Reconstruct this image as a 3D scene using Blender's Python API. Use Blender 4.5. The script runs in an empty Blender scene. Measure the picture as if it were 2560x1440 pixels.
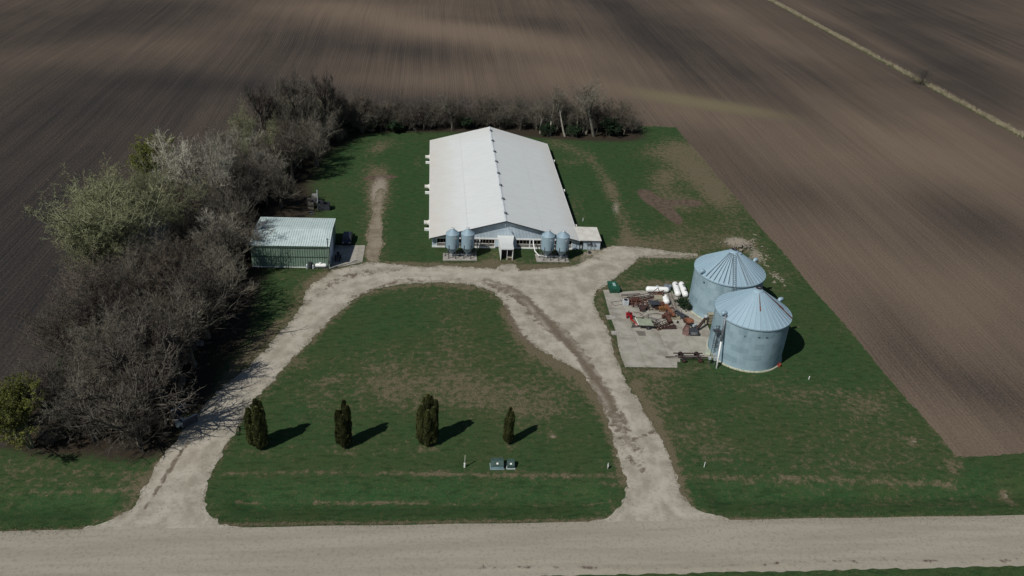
import bpy, math, random
import numpy as np
from mathutils import Vector, Matrix, geometry
R = math.radians
rng = np.random.default_rng(7)
random.seed(7)
sc = bpy.context.scene
col = sc.collection
# ------------------------------------------------------------------ camera
CH = 80.0                                    # drone height in metres
FPX, PITCH, ROLL, YAW = 2121.95, .51355777, -.0696014, .11569624
cy_, sy_ = math.cos(YAW), math.sin(YAW)
fw = np.array([sy_*math.cos(PITCH), cy_*math.cos(PITCH), -math.sin(PITCH)])
rt = np.array([cy_, -sy_, 0.0]); dn = np.cross(fw, rt)
c_, s_ = math.cos(ROLL), math.sin(ROLL)
CR, CD = c_*rt+s_*dn, -s_*rt+c_*dn
CM = np.array([CR, CD, fw])
cam_d = bpy.data.cameras.new('camera'); cam = bpy.data.objects.new('camera', cam_d); col.objects.link(cam)
mw = Matrix(((CR[0], -CD[0], -fw[0], 0), (CR[1], -CD[1], -fw[1], 0), (CR[2], -CD[2], -fw[2], CH), (0, 0, 0, 1)))
cam.matrix_world = mw
cam_d.sensor_width = 36.0; cam_d.lens = FPX/2560*36.0; cam_d.clip_end = 8000; cam_d.clip_start = 1
sc.camera = cam
def W(px, py, z=0.0):
    """survey helper: the point of height z seen at photo pixel (px,py)"""
    d = CM.T @ np.array([(px-1280)/FPX, (py-720)/FPX, 1.0])
    t = (z-CH)/d[2]
    return (t*d[0], t*d[1], z)
def PR(X, Y, Z=0.0):
    q = np.stack([np.asarray(X, float), np.asarray(Y, float), np.zeros_like(np.asarray(X, float))+Z-CH], -1) @ CM.T
    zz = np.where(q[..., 2] > 1, q[..., 2], 1)
    return q[..., 0]/zz*FPX+1280, q[..., 1]/zz*FPX+720
# ------------------------------------------------------------------ light
world = bpy.data.worlds.new('World'); sc.world = world; world.use_nodes = True
nt = world.node_tree; bg = nt.nodes['Background']
sky = nt.nodes.new('ShaderNodeTexSky'); sky.sky_type = 'NISHITA'; sky.sun_disc = False
SUN_EL = R(47); sdx, sdy = -0.78, -0.626     # direction towards the sun
sky.sun_elevation = SUN_EL; sky.sun_rotation = math.atan2(sdx, sdy)
sky.altitude = 300; sky.air_density = 1.0; sky.dust_density = 0.6; sky.ozone_density = 1.5
nt.links.new(sky.outputs[0], bg.inputs[0]); bg.inputs[1].default_value = 0.045
sl = bpy.data.lights.new('sun', 'SUN'); sl.energy = 3.7; sl.angle = R(0.53); sl.color = (1.0, .965, .90)
so = bpy.data.objects.new('sun', sl); col.objects.link(so)
so.rotation_euler = Vector((sdx*math.cos(SUN_EL), sdy*math.cos(SUN_EL), math.sin(SUN_EL))).to_track_quat('Z', 'Y').to_euler()
sc.view_settings.view_transform = 'Standard'; sc.view_settings.look = 'None'
sc.view_settings.exposure = 0; sc.view_settings.gamma = 1
sc.cycles.max_bounces = 5; sc.cycles.transparent_max_bounces = 4
# ------------------------------------------------------------------ object helpers
def tag(o, label=None, cat=None, group=None, kind=None):
    if label: o['label'] = label
    if cat: o['category'] = cat
    if group: o['group'] = group
    if kind: o['kind'] = kind
    return o
def thing(name, loc, label, cat, group=None, rz=0.0):
    o = bpy.data.objects.new(name, None); col.objects.link(o)
    o.location = loc; o.rotation_euler.z = rz; o.empty_display_size = .3
    return tag(o, label, cat, group)
def copy_tree(o, parent=None):
    c = o.copy(); col.objects.link(c); c.parent = parent
    for ch in list(o.children): copy_tree(ch, c)
    return c
class MB:
    def __init__(s): s.v = []; s.f = []
    def add(s, vs, fs):
        n = len(s.v); s.v.extend([tuple(map(float, p)) for p in vs]); s.f.extend([tuple(n+i for i in f) for f in fs]); return s
    def box(s, c, size, rz=0.0, rx=0.0, ry=0.0):
        m = Matrix.Rotation(rz, 3, 'Z') @ Matrix.Rotation(ry, 3, 'Y') @ Matrix.Rotation(rx, 3, 'X')
        vs = []
        for k in (-.5, .5):
            for j in (-.5, .5):
                for i in (-.5, .5): vs.append(Vector(c)+m @ Vector((i*size[0], j*size[1], k*size[2])))
        return s.add(vs, [(0, 2, 3, 1), (4, 5, 7, 6), (0, 1, 5, 4), (2, 6, 7, 3), (0, 4, 6, 2), (1, 3, 7, 5)])
    def b2(s, x0, x1, y0, y1, z0, z1): return s.box(((x0+x1)/2, (y0+y1)/2, (z0+z1)/2), (x1-x0, y1-y0, z1-z0))
    def bar(s, p, q, w, h=None):
        """rectangular beam from p to q"""
        p, q = Vector(p), Vector(q); d = q-p; h = h or w
        if d.length < 1e-6: return s
        d.normalize(); up = Vector((0, 0, 1)) if abs(d.z) < .95 else Vector((0, 1, 0))
        a = d.cross(up).normalized()*w/2; b = a.cross(d).normalized()*h/2
        vs = [p-a-b, p+a-b, p+a+b, p-a+b, q-a-b, q+a-b, q+a+b, q-a+b]
        return s.add(vs, [(3, 2, 1, 0), (4, 5, 6, 7), (0, 1, 5, 4), (1, 2, 6, 5), (2, 3, 7, 6), (3, 0, 4, 7)])
    def tube(s, pts, r, n=8, cap=True):
        pts = [Vector(p) for p in pts]; rs = r if isinstance(r, (list, tuple)) else [r]*len(pts)
        prev = None; vs = []
        for i, p in enumerate(pts):
            d = (pts[min(i+1, len(pts)-1)]-pts[max(i-1, 0)]).normalized()
            if prev is None:
                up = Vector((0, 0, 1)) if abs(d.z) < .9 else Vector((1, 0, 0)); a = d.cross(up).normalized()
            else: a = (prev-d*prev.dot(d)).normalized()
            prev = a; b = d.cross(a)
            for k in range(n):
                t = 2*math.pi*k/n; vs.append(p+(a*math.cos(t)+b*math.sin(t))*rs[i])
        fs = []
        for i in range(len(pts)-1):
            for k in range(n): fs.append((i*n+k, i*n+(k+1) % n, (i+1)*n+(k+1) % n, (i+1)*n+k))
        if cap: fs.append(tuple(range(n))[::-1]); fs.append(tuple((len(pts)-1)*n+k for k in range(n)))
        return s.add(vs, fs)
    def lathe(s, prof, c, n=24, axis='Z', cap0=False, cap1=False, rz=0.0, arc=None):
        """prof = [(radius, height)...] turned about a vertical axis through c (or lying along X / Y)"""
        vs = []; m = Matrix.Rotation(rz, 3, 'Z')
        for r, h in prof:
            for k in range(n):
                t = 2*math.pi*k/n; a, b = r*math.cos(t), r*math.sin(t)
                p = Vector((a, b, h)) if axis == 'Z' else (Vector((h, a, b)) if axis == 'X' else Vector((a, h, b)))
                vs.append(Vector(c)+m @ p)
        fs = []
        for i in range(len(prof)-1):
            for k in range(n): fs.append((i*n+k, i*n+(k+1) % n, (i+1)*n+(k+1) % n, (i+1)*n+k))
        if cap0: fs.append(tuple(range(n))[::-1])
        if cap1: fs.append(tuple((len(prof)-1)*n+k for k in range(n)))
        return s.add(vs, fs)
    def prism(s, pts, z0, z1):
        n = len(pts)
        return s.add([(p[0], p[1], z0) for p in pts]+[(p[0], p[1], z1) for p in pts],
                     [tuple(range(n))[::-1], tuple(range(n, 2*n))]+[(i, (i+1) % n, n+(i+1) % n, n+i) for i in range(n)])
    def ribs(s, fn, u0, u1, pitch=.3, rib=.07, h=.03):
        """ribbed sheet: fn(u, off) -> two end points of the line at u, off metres proud"""
        vs = []; fs = []; us = []
        u = u0
        while u < u1-1e-6:
            e = min(u+pitch, u1)
            us += [(u, 0), (min(u+pitch-2*rib, e), 0), (min(u+pitch-1.5*rib, e), h), (min(u+pitch-.5*rib, e), h)]
            u += pitch
        us.append((u1, 0))
        for u, o in us:
            a, b = fn(u, o); vs += [a, b]
        for i in range(len(us)-1): fs.append((2*i, 2*i+2, 2*i+3, 2*i+1))
        return s.add(vs, fs)
    def mesh(s, name, m, smooth=False, org=(0, 0, 0)):
        me = bpy.data.meshes.new(name); o = Vector(org)
        me.from_pydata([(a-o.x, b-o.y, c-o.z) for a, b, c in s.v], [], s.f)
        for mm in (m if isinstance(m, (list, tuple)) else [m]): me.materials.append(mm)
        if smooth: me.shade_smooth() if hasattr(me, 'shade_smooth') else None
        me.update(); return me
    def build(s, name, m, parent=None, smooth=False):
        """vertices are in world metres (before the parent is turned)"""
        org = (0, 0, 0)
        if parent is not None:
            org = Vector(parent.location)
            if parent.type == 'MESH' and parent.parent: org = Vector(parent['_o']) if '_o' in parent else org
        me = s.mesh(name, m, smooth, org if parent is not None and parent.type == 'EMPTY' else (ORG.get(parent.name, (0, 0, 0)) if parent is not None else (0, 0, 0)))
        o = bpy.data.objects.new(name, me); col.objects.link(o); o.parent = parent
        ORG[o.name] = tuple(org) if parent is not None and parent.type == 'EMPTY' else (ORG.get(parent.name, (0, 0, 0)) if parent is not None else (0, 0, 0))
        return o
ORG = {}
def solo(name, mb, m, label, cat, group=None, smooth=False, kind=None):
    """a thing that is one mesh, its origin at the middle of its foot"""
    v = np.array(mb.v); c = ((v[:, 0].min()+v[:, 0].max())/2, (v[:, 1].min()+v[:, 1].max())/2, v[:, 2].min())
    me = mb.mesh(name, m, smooth, c); o = bpy.data.objects.new(name, me); col.objects.link(o); o.location = c
    ORG[o.name] = c
    return tag(o, label, cat, group, kind)
def npmesh(name, V, F, mats, mi=None, smooth=False):
    """V (n,3), F list of (k,m) arrays"""
    me = bpy.data.meshes.new(name)
    me.vertices.add(len(V)); me.vertices.foreach_set('co', np.asarray(V, np.float32).ravel())
    idx = np.concatenate([f.ravel() for f in F]).astype(np.int32)
    tot = np.concatenate([np.full(len(f), f.shape[1], np.int32) for f in F])
    st = np.concatenate([[0], np.cumsum(tot)[:-1]]).astype(np.int32)
    me.loops.add(len(idx)); me.loops.foreach_set('vertex_index', idx)
    me.polygons.add(len(tot)); me.polygons.foreach_set('loop_start', st)
    try: me.polygons.foreach_set('loop_total', tot)
    except Exception: pass
    for m in mats: me.materials.append(m)
    if mi is not None: me.polygons.foreach_set('material_index', np.asarray(mi, np.int32))
    if smooth: me.polygons.foreach_set('use_smooth', np.ones(len(tot), bool))
    me.update(); return me
# ------------------------------------------------------------------ materials
class NT:
    def __init__(s, name):
        s.m = bpy.data.materials.new(name); s.m.use_nodes = True; s.t = s.m.node_tree; s.b = s.t.nodes['Principled BSDF']
        s.pos = s.n('ShaderNodeNewGeometry').outputs['Position']
    def n(s, k, **kw):
        x = s.t.nodes.new(k)
        for a, b in kw.items(): setattr(x, a, b)
        return x
    def l(s, a, b): s.t.links.new(a, b)
    def mapv(s, scale, vec=None):
        m = s.n('ShaderNodeVectorMath', operation='MULTIPLY'); s.l(vec or s.pos, m.inputs[0]); m.inputs[1].default_value = scale; return m.outputs[0]
    def noise(s, scale, detail=4, rough=.55, vec=None, dist=0.0):
        x = s.n('ShaderNodeTexNoise'); x.inputs['Scale'].default_value = scale; x.inputs['Detail'].default_value = detail
        x.inputs['Roughness'].default_value = rough; x.inputs['Distortion'].default_value = dist
        s.l(vec or s.pos, x.inputs['Vector']); return x.outputs['Fac']
    def math(s, op, a, b=None, c=None, clamp=False):
        x = s.n('ShaderNodeMath', operation=op); x.use_clamp = clamp
        for i, q in enumerate((a, b, c)):
            if q is None: continue
            if isinstance(q, (int, float)): x.inputs[i].default_value = q
            else: s.l(q, x.inputs[i])
        return x.outputs[0]
    def step(s, v, lo, hi):
        x = s.n('ShaderNodeMapRange'); x.interpolation_type = 'SMOOTHSTEP'; s.l(v, x.inputs[0])
        x.inputs[1].default_value = lo; x.inputs[2].default_value = hi; return x.outputs[0]
    def mix(s, f, a, b):
        x = s.n('ShaderNodeMix', data_type='RGBA')
        for sock, q in ((x.inputs[0], f), (x.inputs[6], a), (x.inputs[7], b)):
            if isinstance(q, (int, float)): sock.default_value = q
            elif isinstance(q, (tuple, list)): sock.default_value = (*q, 1)
            else: s.l(q, sock)
        return x.outputs[2]
    def mul(s, a, v):
        """scale a colour by a value socket"""
        x = s.n('ShaderNodeVectorMath', operation='SCALE'); s.l(a, x.inputs[0])
        if isinstance(v, (int, float)): x.inputs['Scale'].default_value = v
        else: s.l(v, x.inputs['Scale'])
        return x.outputs[0]
    def attr(s, name):
        x = s.n('ShaderNodeAttribute'); x.attribute_name = name; return x.outputs['Fac']
    def bump(s, h, strength, dist=.05):
        x = s.n('ShaderNodeBump'); x.inputs['Strength'].default_value = strength; x.inputs['Distance'].default_value = dist
        s.l(h, x.inputs['Height']); s.l(x.outputs[0], s.b.inputs['Normal'])
    def done(s, c, rough=.8, metal=0.0, spec=.3):
        if isinstance(c, (tuple, list)): s.b.inputs['Base Color'].default_value = (*c, 1)
        else: s.l(c, s.b.inputs['Base Color'])
        s.b.inputs['Roughness'].default_value = rough; s.b.inputs['Metallic'].default_value = metal
        s.b.inputs['Specular IOR Level'].default_value = spec; return s.m
def pm(name, c1, c2=None, scale=1.5, rough=.7, metal=0.0, spec=.3, stretch=(1, 1, 1), bump=0.0, detail=5):
    """paint / metal / wood with an uneven, weathered tone"""
    t = NT(name); c2 = c2 or tuple(x*.7 for x in c1)
    f = t.step(t.noise(scale, detail, .6, t.mapv(stretch)), .36, .66)
    if bump: t.bump(t.noise(scale*4, 3), bump, .03)
    return t.done(t.mix(f, c1, c2), rough, metal, spec)
drv = [(195, 1326), (262, 1306), (330, 1272), (366, 1212), (388, 1168), (430, 1110), (470, 1060), (520, 1005), (560, 965), (620, 915), (665, 872), (700, 830), (738, 790), (757, 758), (762, 735),
       (780, 712), (812, 692), (830, 676), (905, 660), (917, 655), (960, 658), (1005, 661), (1060, 668), (1110, 664), (1240, 672), (1252, 660), (1285, 660), (1300, 676), (1400, 668), (1440, 664), (1478, 640), (1508, 622), (1540, 614), (1600, 618), (1680, 630), (1745, 634),
       (1746, 641), (1660, 638), (1600, 643), (1588, 655), (1558, 680), (1528, 703), (1490, 728), (1484, 760), (1497, 788), (1511, 812), (1526, 845), (1534, 880), (1552, 920), (1566, 960), (1600, 1010), (1628, 1060), (1652, 1100), (1675, 1145), (1692, 1195),
       (1702, 1238), (1736, 1268), (1790, 1294), (1860, 1306), (1860, 1316), (1450, 1322), (1450, 1312), (1515, 1296), (1546, 1270), (1562, 1240), (1566, 1212), (1553, 1170), (1536, 1112), (1524, 1062), (1503, 1012), (1487, 975), (1452, 932), (1402, 902), (1360, 880), (1322, 860),
       (1296, 842), (1276, 818), (1268, 780), (1254, 752), (1232, 730), (1184, 712), (1100, 706), (1010, 710), (940, 722), (880, 752), (830, 796), (776, 852), (735, 895), (702, 932), (665, 972), (628, 1010), (596, 1065), (566, 1115), (538, 1165), (518, 1215), (512, 1252), (520, 1280), (548, 1308), (600, 1318), (600, 1326)]
trk = [(921, 657), (911, 635), (914, 600), (924, 560), (931, 520), (936, 490), (946, 472), (960, 470), (961, 490), (955, 530), (957, 570), (959, 610), (946, 645), (949, 658)]
# ------------------------------------------------------------------ survey blobs: soil and turf marks, laid on the world sheet
def blobs(X, Y, lst):
    """lst of (px, py, rx, ry, rot_deg, amount): marks surveyed from the air, evaluated at world points"""
    px, py = PR(X, Y, 0.0); out = np.zeros_like(px)
    for bx, by, rx, ry, ro, a in lst:
        c, s = math.cos(R(ro)), math.sin(R(ro)); dx, dy = px-bx, py-by
        u, v = (dx*c+dy*s)/rx, (-dx*s+dy*c)/ry
        out += a*np.exp(-(u*u+v*v)*.9)
    return out
def plines(X, Y, lst):
    """lst of (points, half width, amount): worn bands along a line"""
    px, py = PR(X, Y, 0.0); out = np.zeros_like(px)
    for pts, w, a in lst:
        dm = np.full_like(px, 1e9)
        for (x0, y0), (x1, y1) in zip(pts[:-1], pts[1:]):
            dx, dy = x1-x0, y1-y0; t = np.clip(((px-x0)*dx+(py-y0)*dy)/(dx*dx+dy*dy), 0, 1)
            dm = np.minimum(dm, np.hypot(px-x0-t*dx, py-y0-t*dy))
        out = np.maximum(out, a*np.exp(-(dm/w)**2*.8))
    return out
def set_attr(me, name, arr):
    a = me.attributes.new(name, 'FLOAT', 'POINT'); a.data.foreach_set('value', np.asarray(arr, np.float32))
def grid_mesh(name, XX, YY, ZZ, mats):
    n, m = XX.shape; V = np.stack([XX, YY, ZZ], -1).reshape(-1, 3)
    i = np.arange(n*m).reshape(n, m)
    F = np.stack([i[:-1, :-1], i[:-1, 1:], i[1:, 1:], i[1:, :-1]], -1).reshape(-1, 4)
    return npmesh(name, V, [F], mats, smooth=True)
def put(name, me, kind='structure', label=None, cat=None):
    o = bpy.data.objects.new(name, me); col.objects.link(o)
    o['kind'] = kind
    if label: o['label'] = label
    if cat: o['category'] = cat
    return o
def poly_sheet(name, outline, z, m, jit=.25, step=.35, inner=.8, attrs=None, zf=None, px=True, seed=1):
    rg = np.random.default_rng(seed)
    P = [W(*p)[:2] for p in outline] if px else outline
    P = [np.array(p) for p in P]; out = []
    for a, b in zip(P, P[1:]+P[:1]):
        L = np.linalg.norm(b-a); k = max(1, int(L/step)); nrm = np.array([-(b-a)[1], (b-a)[0]])/max(L, 1e-6)
        for i in range(k):
            t = i/k; out.append(a+(b-a)*t)
    out = np.array(out)
    n = len(out); j = rg.normal(0, 1, (n, 2))
    js = j*.45+(np.roll(j, 1, 0)+np.roll(j, -1, 0))*.3
    lo = rg.normal(0, 1, (n//8+2, 2)); lo = np.stack([np.interp(np.arange(n)/8, np.arange(len(lo)), lo[:, q]) for q in (0, 1)], -1)
    out = out+(js*1.0+lo*.35)*jit
    lo_, hi_ = out.min(0), out.max(0)
    gx, gy = np.meshgrid(np.arange(lo_[0], hi_[0], inner), np.arange(lo_[1], hi_[1], inner))
    pts = np.stack([gx.ravel(), gy.ravel()], -1)+rg.uniform(-.2, .2, (gx.size, 2))*inner
    # inside test
    x, y = pts[:, 0], pts[:, 1]; ins = np.zeros(len(pts), bool)
    for i in range(n):
        x0, y0 = out[i]; x1, y1 = out[(i+1) % n]
        c = ((y0 > y) != (y1 > y)); ins ^= c & (x < (x1-x0)*(y-y0)/(y1-y0+1e-12)+x0)
    pts = pts[ins]
    vin = [Vector(p) for p in out]+[Vector(p) for p in pts]
    vo, _, fo, *_ = geometry.delaunay_2d_cdt(vin, [], [list(range(n))], 1, 1e-5)
    V = np.array([(v.x, v.y, 0) for v in vo])
    V[:, 2] = z+(zf(V[:, 0], V[:, 1]) if zf else 0)
    me = npmesh(name, V, [np.array([f for f in fo if len(f) == 3])], [m], smooth=True)
    # faces up
    if attrs:
        for k, fn in attrs.items(): set_attr(me, k, fn(V[:, 0], V[:, 1]))
    return me
# ---- field soil
t = NT('tilled_soil')
wob = t.noise(.01, 2, vec=t.pos)
sv = t.n('ShaderNodeSeparateXYZ'); t.l(t.pos, sv.inputs[0])
dxn = t.noise(1.0, 3, .5, t.mapv((.006, .010, 0)))
xr = t.math('ADD', sv.outputs[0], t.math('MULTIPLY', dxn, 5.0))
cb = t.n('ShaderNodeCombineXYZ'); t.l(xr, cb.inputs[0]); t.l(sv.outputs[1], cb.inputs[1])
streak = t.noise(1.0, 4, .65, t.mapv((.30, .010, 0), cb.outputs[0]))
rows = t.noise(1.0, 2, .6, t.mapv((1.35, .015, 0), cb.outputs[0]))
grain = t.noise(2.2, 5, .85)
patch = t.noise(.022, 4, .55)
d = t.math('ADD', t.attr('dry'), t.math('MULTIPLY', t.math('SUBTRACT', patch, .5), .5))
d = t.math('ADD', d, t.math('MULTIPLY', t.math('SUBTRACT', streak, .5), .5))
d = t.math('ADD', d, t.math('MULTIPLY', t.math('SUBTRACT', rows, .5), .42))
d = t.math('ADD', d, t.math('MULTIPLY', t.math('SUBTRACT', grain, .5), 1.9))
wv = t.math('SINE', t.math('ADD', t.math('MULTIPLY', xr, 2*math.pi/.76), t.math('MULTIPLY', t.noise(.35, 3, .6), 5.0)))
d = t.math('ADD', d, t.math('MULTIPLY', wv, .06))
c = t.mix(t.step(d, -.35, 1.35), (.0225, .0230, .0245), (.178, .133, .098))
res = t.step(t.math('ADD', t.attr('straw'), t.math('MULTIPLY', t.math('SUBTRACT', grain, .5), .7)), .2, 1.2)
c = t.mix(res, c, (.165, .140, .085))
speck = t.step(t.noise(5.5, 2, .8), .68, .80)
c = t.mix(t.math('MULTIPLY', speck, .5), c, (.22, .19, .15))
rb = t.math('ADD', rows, t.math('MULTIPLY', grain, .8)); t.bump(rb, .55, .25)
M_SOIL = t.done(c, 1.0, 0, .05)
xs = np.unique(np.concatenate([np.linspace(-3000, -300, 12), np.linspace(-300, 520, 290), np.linspace(520, 3000, 12)]))
ys = np.unique(np.concatenate([np.linspace(91.0, 560, 230), np.linspace(560, 4000, 16)]))
XX, YY = np.meshgrid(xs, ys)
def sm0(x): x = np.clip(x, 0, 1); return x*x*(3-2*x)
px_, py_ = PR(XX, YY)
dry = .44+.26*sm0((px_-1300)/700)*sm0((py_-150)/300)+.06*sm0((px_-500)/600)+blobs(XX, YY, [
    (60, 700, 520, 460, 0, -.50), (120, 320, 330, 80, -12, -.05), (30, 140, 260, 45, -15, .16), (250, 60, 300, 40, -8, -.34), (420, 110, 200, 30, -5, .16),
    (560, 215, 420, 28, 3, -.28), (350, 270, 300, 60, 0, -.12), (740, 130, 180, 80, -30, -.12), (880, 20, 220, 22, 3, .4), (1000, 60, 240, 26, 6, .42),
    (1180, 50, 120, 14, 5, -.25), (1300, 105, 260, 36, 8, .45), (1010, 130, 260, 30, 4, -.36), (1350, 60, 100, 20, 10, -.3),
    (1320, 165, 300, 25, 3, .2), (1150, 205, 280, 24, 0, .26), (1150, 262, 330, 16, 0, -.34), (1500, 210, 160, 24, 12, .25),
    (1640, 110, 200, 38, 38, -.42), (1880, 200, 240, 34, 32, -.36), (1560, 30, 200, 30, 20, -.1), (1860, 60, 200, 24, 28, .3),
    (2140, 250, 260, 30, 27, -.34), (1700, 270, 260, 40, 10, .3), (2250, 330, 250, 60, 20, .42), (2150, 420, 240, 60, 15, .3),
    (1930, 480, 190, 80, 20, -.40), (2330, 490, 300, 60, 22, -.32), (2480, 600, 190, 60, 30, -.28), (2150, 640, 280, 60, 30, .22),
    (2240, 850, 120, 90, 50, -.28), (2480, 980, 160, 45, 25, -.42), (2450, 720, 150, 90, 0, .2), (2400, 1080, 160, 50, 20, .16),
    (2300, 60, 300, 100, 25, -.34), (2480, 260, 200, 60, 28, -.22), (2480, 140, 200, 16, 22, .3), (2160, 90, 240, 10, 27, .3)])
dry = np.clip(dry, -.3, 1.2)
straw = blobs(XX, YY, [(1640, 238, 120, 20, 10, .55), (1830, 270, 190, 18, 9, .95), (1300, 95, 150, 30, 5, .25), (2270, 320, 150, 40, 20, .15)])
ZZ = np.full_like(XX, -.02)
me = grid_mesh('field', XX, YY, ZZ, [M_SOIL]); set_attr(me, 'dry', dry.ravel()); set_attr(me, 'straw', straw.ravel())
put('field', me)
# ---- turf
t = NT('turf')
n1 = t.noise(.16, 5, .62); n2 = t.noise(1.1, 5, .7); n3 = t.noise(4.5, 3, .8); n4 = t.noise(1.0, 4, .7, t.mapv((.5, 1.6, 1)))
lush = t.math('ADD', t.attr('lush'), t.math('MULTIPLY', t.math('SUBTRACT', n1, .5), 1.8))
g = t.mix(t.step(lush, -.4, 1.2), (.046, .064, .024), (.021, .066, .023))
g = t.mix(t.step(n3, .38, .75), g, (.070, .086, .036))
g = t.mix(t.math('MULTIPLY', t.step(n4, .48, .62), .55), g, (.016, .036, .014))
n5 = t.noise(.45, 4, .65)
b = t.math('ADD', t.math('ADD', t.attr('bare'), .03), t.math('MULTIPLY', t.math('SUBTRACT', n2, .5), 3.0))
b = t.math('ADD', b, t.math('MULTIPLY', t.math('SUBTRACT', n5, .5), 1.1))
b = t.math('ADD', b, t.math('MULTIPLY', t.math('SUBTRACT', n3, .5), .7))
thatch = t.mix(t.step(n3, .35, .7), (.100, .080, .052), (.19, .160, .108))
c = t.mix(t.math('MULTIPLY', t.step(b, .05, .75), .55), g, (.085, .080, .040)); c = t.mix(t.math('MULTIPLY', t.step(b, .40, 1.05), .9), c, thatch)
mdd = t.step(t.math('ADD', t.attr('mud'), t.math('MULTIPLY', t.math('SUBTRACT', n2, .5), .6)), .4, .75)
c = t.mix(mdd, c, t.mix(t.step(n2, .4, .65), (.13, .098, .072), (.07, .052, .04)))
pl = t.step(t.math('ADD', t.attr('stony'), t.math('MULTIPLY', t.math('SUBTRACT', t.noise(2.2, 4, .8), .5), 2.0)), .55, .95)
c = t.mix(pl, c, t.mix(n3, (.20, .165, .125), (.38, .34, .28)))
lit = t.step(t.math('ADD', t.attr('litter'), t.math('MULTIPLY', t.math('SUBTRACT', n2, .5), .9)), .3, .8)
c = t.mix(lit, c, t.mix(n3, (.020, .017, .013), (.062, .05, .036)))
dand = t.step(t.noise(9.0, 1, .5), .83, .86); c = t.mix(t.math('MULTIPLY', dand, .5), c, (.22, .24, .09))
t.bump(t.math('ADD', n3, n2), .6, .12)
M_TURF = t.done(c, 1.0, 0, .04)
road_n = W(1280, 1312)[1]; road_s = W(1280, 1408)[1]
dl0, dl1, dr0, dr1 = W(330, 1260)[0], W(530, 1260)[0], W(1545, 1250)[0], W(1730, 1250)[0]
def sm(x): x = np.clip(x, 0, 1); return x*x*(3-2*x)
def ditch(X, Y):
    prof = np.exp(-((Y-84.0)/2.3)**2)
    f = np.ones_like(X)
    for a, b_ in ((dl0, dl1), (dr0, dr1)):
        dd = np.maximum(np.maximum(a-X, X-b_), 0); f = f*sm((dd-1.0)/4.0)
    return -.85*prof*f
def turf_attrs(me, X, Y):
    X, Y = X.ravel(), Y.ravel()
    bare = blobs(X, Y, [
        (1130, 840, 60, 90, 0, .42), (1130, 955, 120, 45, 0, .62), (1200, 760, 120, 50, 0, .18), (1260, 990, 150, 50, 0, .5), (1330, 1040, 80, 35, 0, .4), (1420, 900, 80, 70, 0, .45),
        (1330, 880, 90, 60, 0, .28), (950, 940, 60, 60, 0, .35), (990, 980, 60, 40, 0, .35), (760, 905, 26, 12, 0, .7), (820, 952, 40, 10, -10, .7), (1480, 880, 60, 40, 0, .4),
        (1440, 850, 40, 40, 0, .55), (1230, 870, 120, 40, 0, .2), (800, 1000, 60, 40, 0, .3), (1080, 740, 90, 16, 0, .3), (1170, 1010, 200, 30, 0, .3),
        (650, 1135, 40, 9, 0, .6), (862, 1130, 32, 8, 0, .6), (1068, 1124, 34, 9, 0, .6), (1272, 1117, 18, 6, 0, .8), (1000, 1120, 320, 40, 0, .2), (1320, 1185, 160, 12, 0, .3), (1085, 1180, 40, 7, 0, .7),
        (1650, 1000, 45, 80, 0, .6), (1620, 940, 40, 30, 0, .5), (1700, 1090, 60, 60, 0, .35), (1760, 960, 120, 30, 0, .2), (1980, 990, 90, 34, 10, .55), (2120, 1000, 90, 30, 20, .45), (2200, 1000, 60, 40, 0, .5),
        (1860, 1030, 60, 20, 0, .3), (1860, 960, 80, 20, 0, .25), (2300, 1110, 60, 90, 60, .3), (2385, 1165, 26, 28, 0, .9), (2120, 1165, 160, 22, 0, .45), (2240, 1250, 200, 18, 0, .45), (2110, 820, 20, 20, 0, .5),
        (1800, 1130, 60, 30, 0, .4), (1760, 1060, 40, 30, 0, .4), (2283, 1104, 9, 8, 0, 1.2), (2520, 1235, 14, 30, -25, 1.4), (1380, 1090, 16, 7, 20, 1.2),
        (1700, 400, 60, 35, 25, .9), (1760, 440, 60, 40, 35, 1.1), (1800, 490, 45, 30, 35, 1.0), (1660, 470, 50, 30, 20, .8), (1640, 380, 60, 20, 0, .6), (1720, 370, 60, 15, 20, .6), (1660, 440, 30, 16, 0, .7),
        (1700, 510, 60, 20, 5, .8), (1730, 590, 90, 30, -10, .55), (1690, 560, 40, 40, 0, .3), (1640, 610, 60, 25, 0, .4), (1590, 600, 60, 25, 0, .4), (1530, 470, 20, 30, 0, .55), (1850, 560, 60, 70, 40, .4),
        (1440, 520, 18, 40, 0, .5), (1430, 405, 30, 8, 0, .7), (1760, 620, 60, 20, 0, .4), (1580, 560, 30, 60, 0, .3), (1620, 655, 80, 12, 0, .4), (1600, 690, 60, 20, 0, .35), (1640, 705, 90, 8, 0, .8),
        (945, 370, 34, 14, -20, .9), (930, 425, 40, 20, 0, .5), (945, 478, 26, 40, 0, 1.0), (870, 460, 80, 14, 0, .3), (880, 350, 90, 12, -5, .3), (1000, 360, 60, 20, 0, .2), (1045, 405, 10, 16, 0, .5), (1045, 560, 10, 30, 0, .3),
        (840, 690, 70, 18, -15, .9), (780, 715, 60, 25, -25, .7), (700, 690, 60, 12, 0, .25), (660, 850, 50, 30, 0, .6), (590, 800, 60, 20, 0, .5), (500, 860, 30, 16, 0, .8), (560, 770, 40, 12, 0, .8), (600, 900, 60, 30, 0, .5),
        (180, 1190, 200, 36, 0, .45), (60, 1160, 90, 30, 0, .3), (330, 1200, 30, 30, 0, .5), (1300, 650, 60, 6, 0, .6), (1230, 640, 20, 20, 0, .6), (1210, 655, 40, 6, 0, .5), (1370, 668, 60, 6, 0, .7), (1160, 665, 40, 6, 0, .7), (1240, 662, 30, 7, 0, .8),
        (1900, 650, 60, 40, 50, .5), (1960, 700, 40, 40, 50, .4), (1840, 610, 60, 18, 0, .6)])
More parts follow.
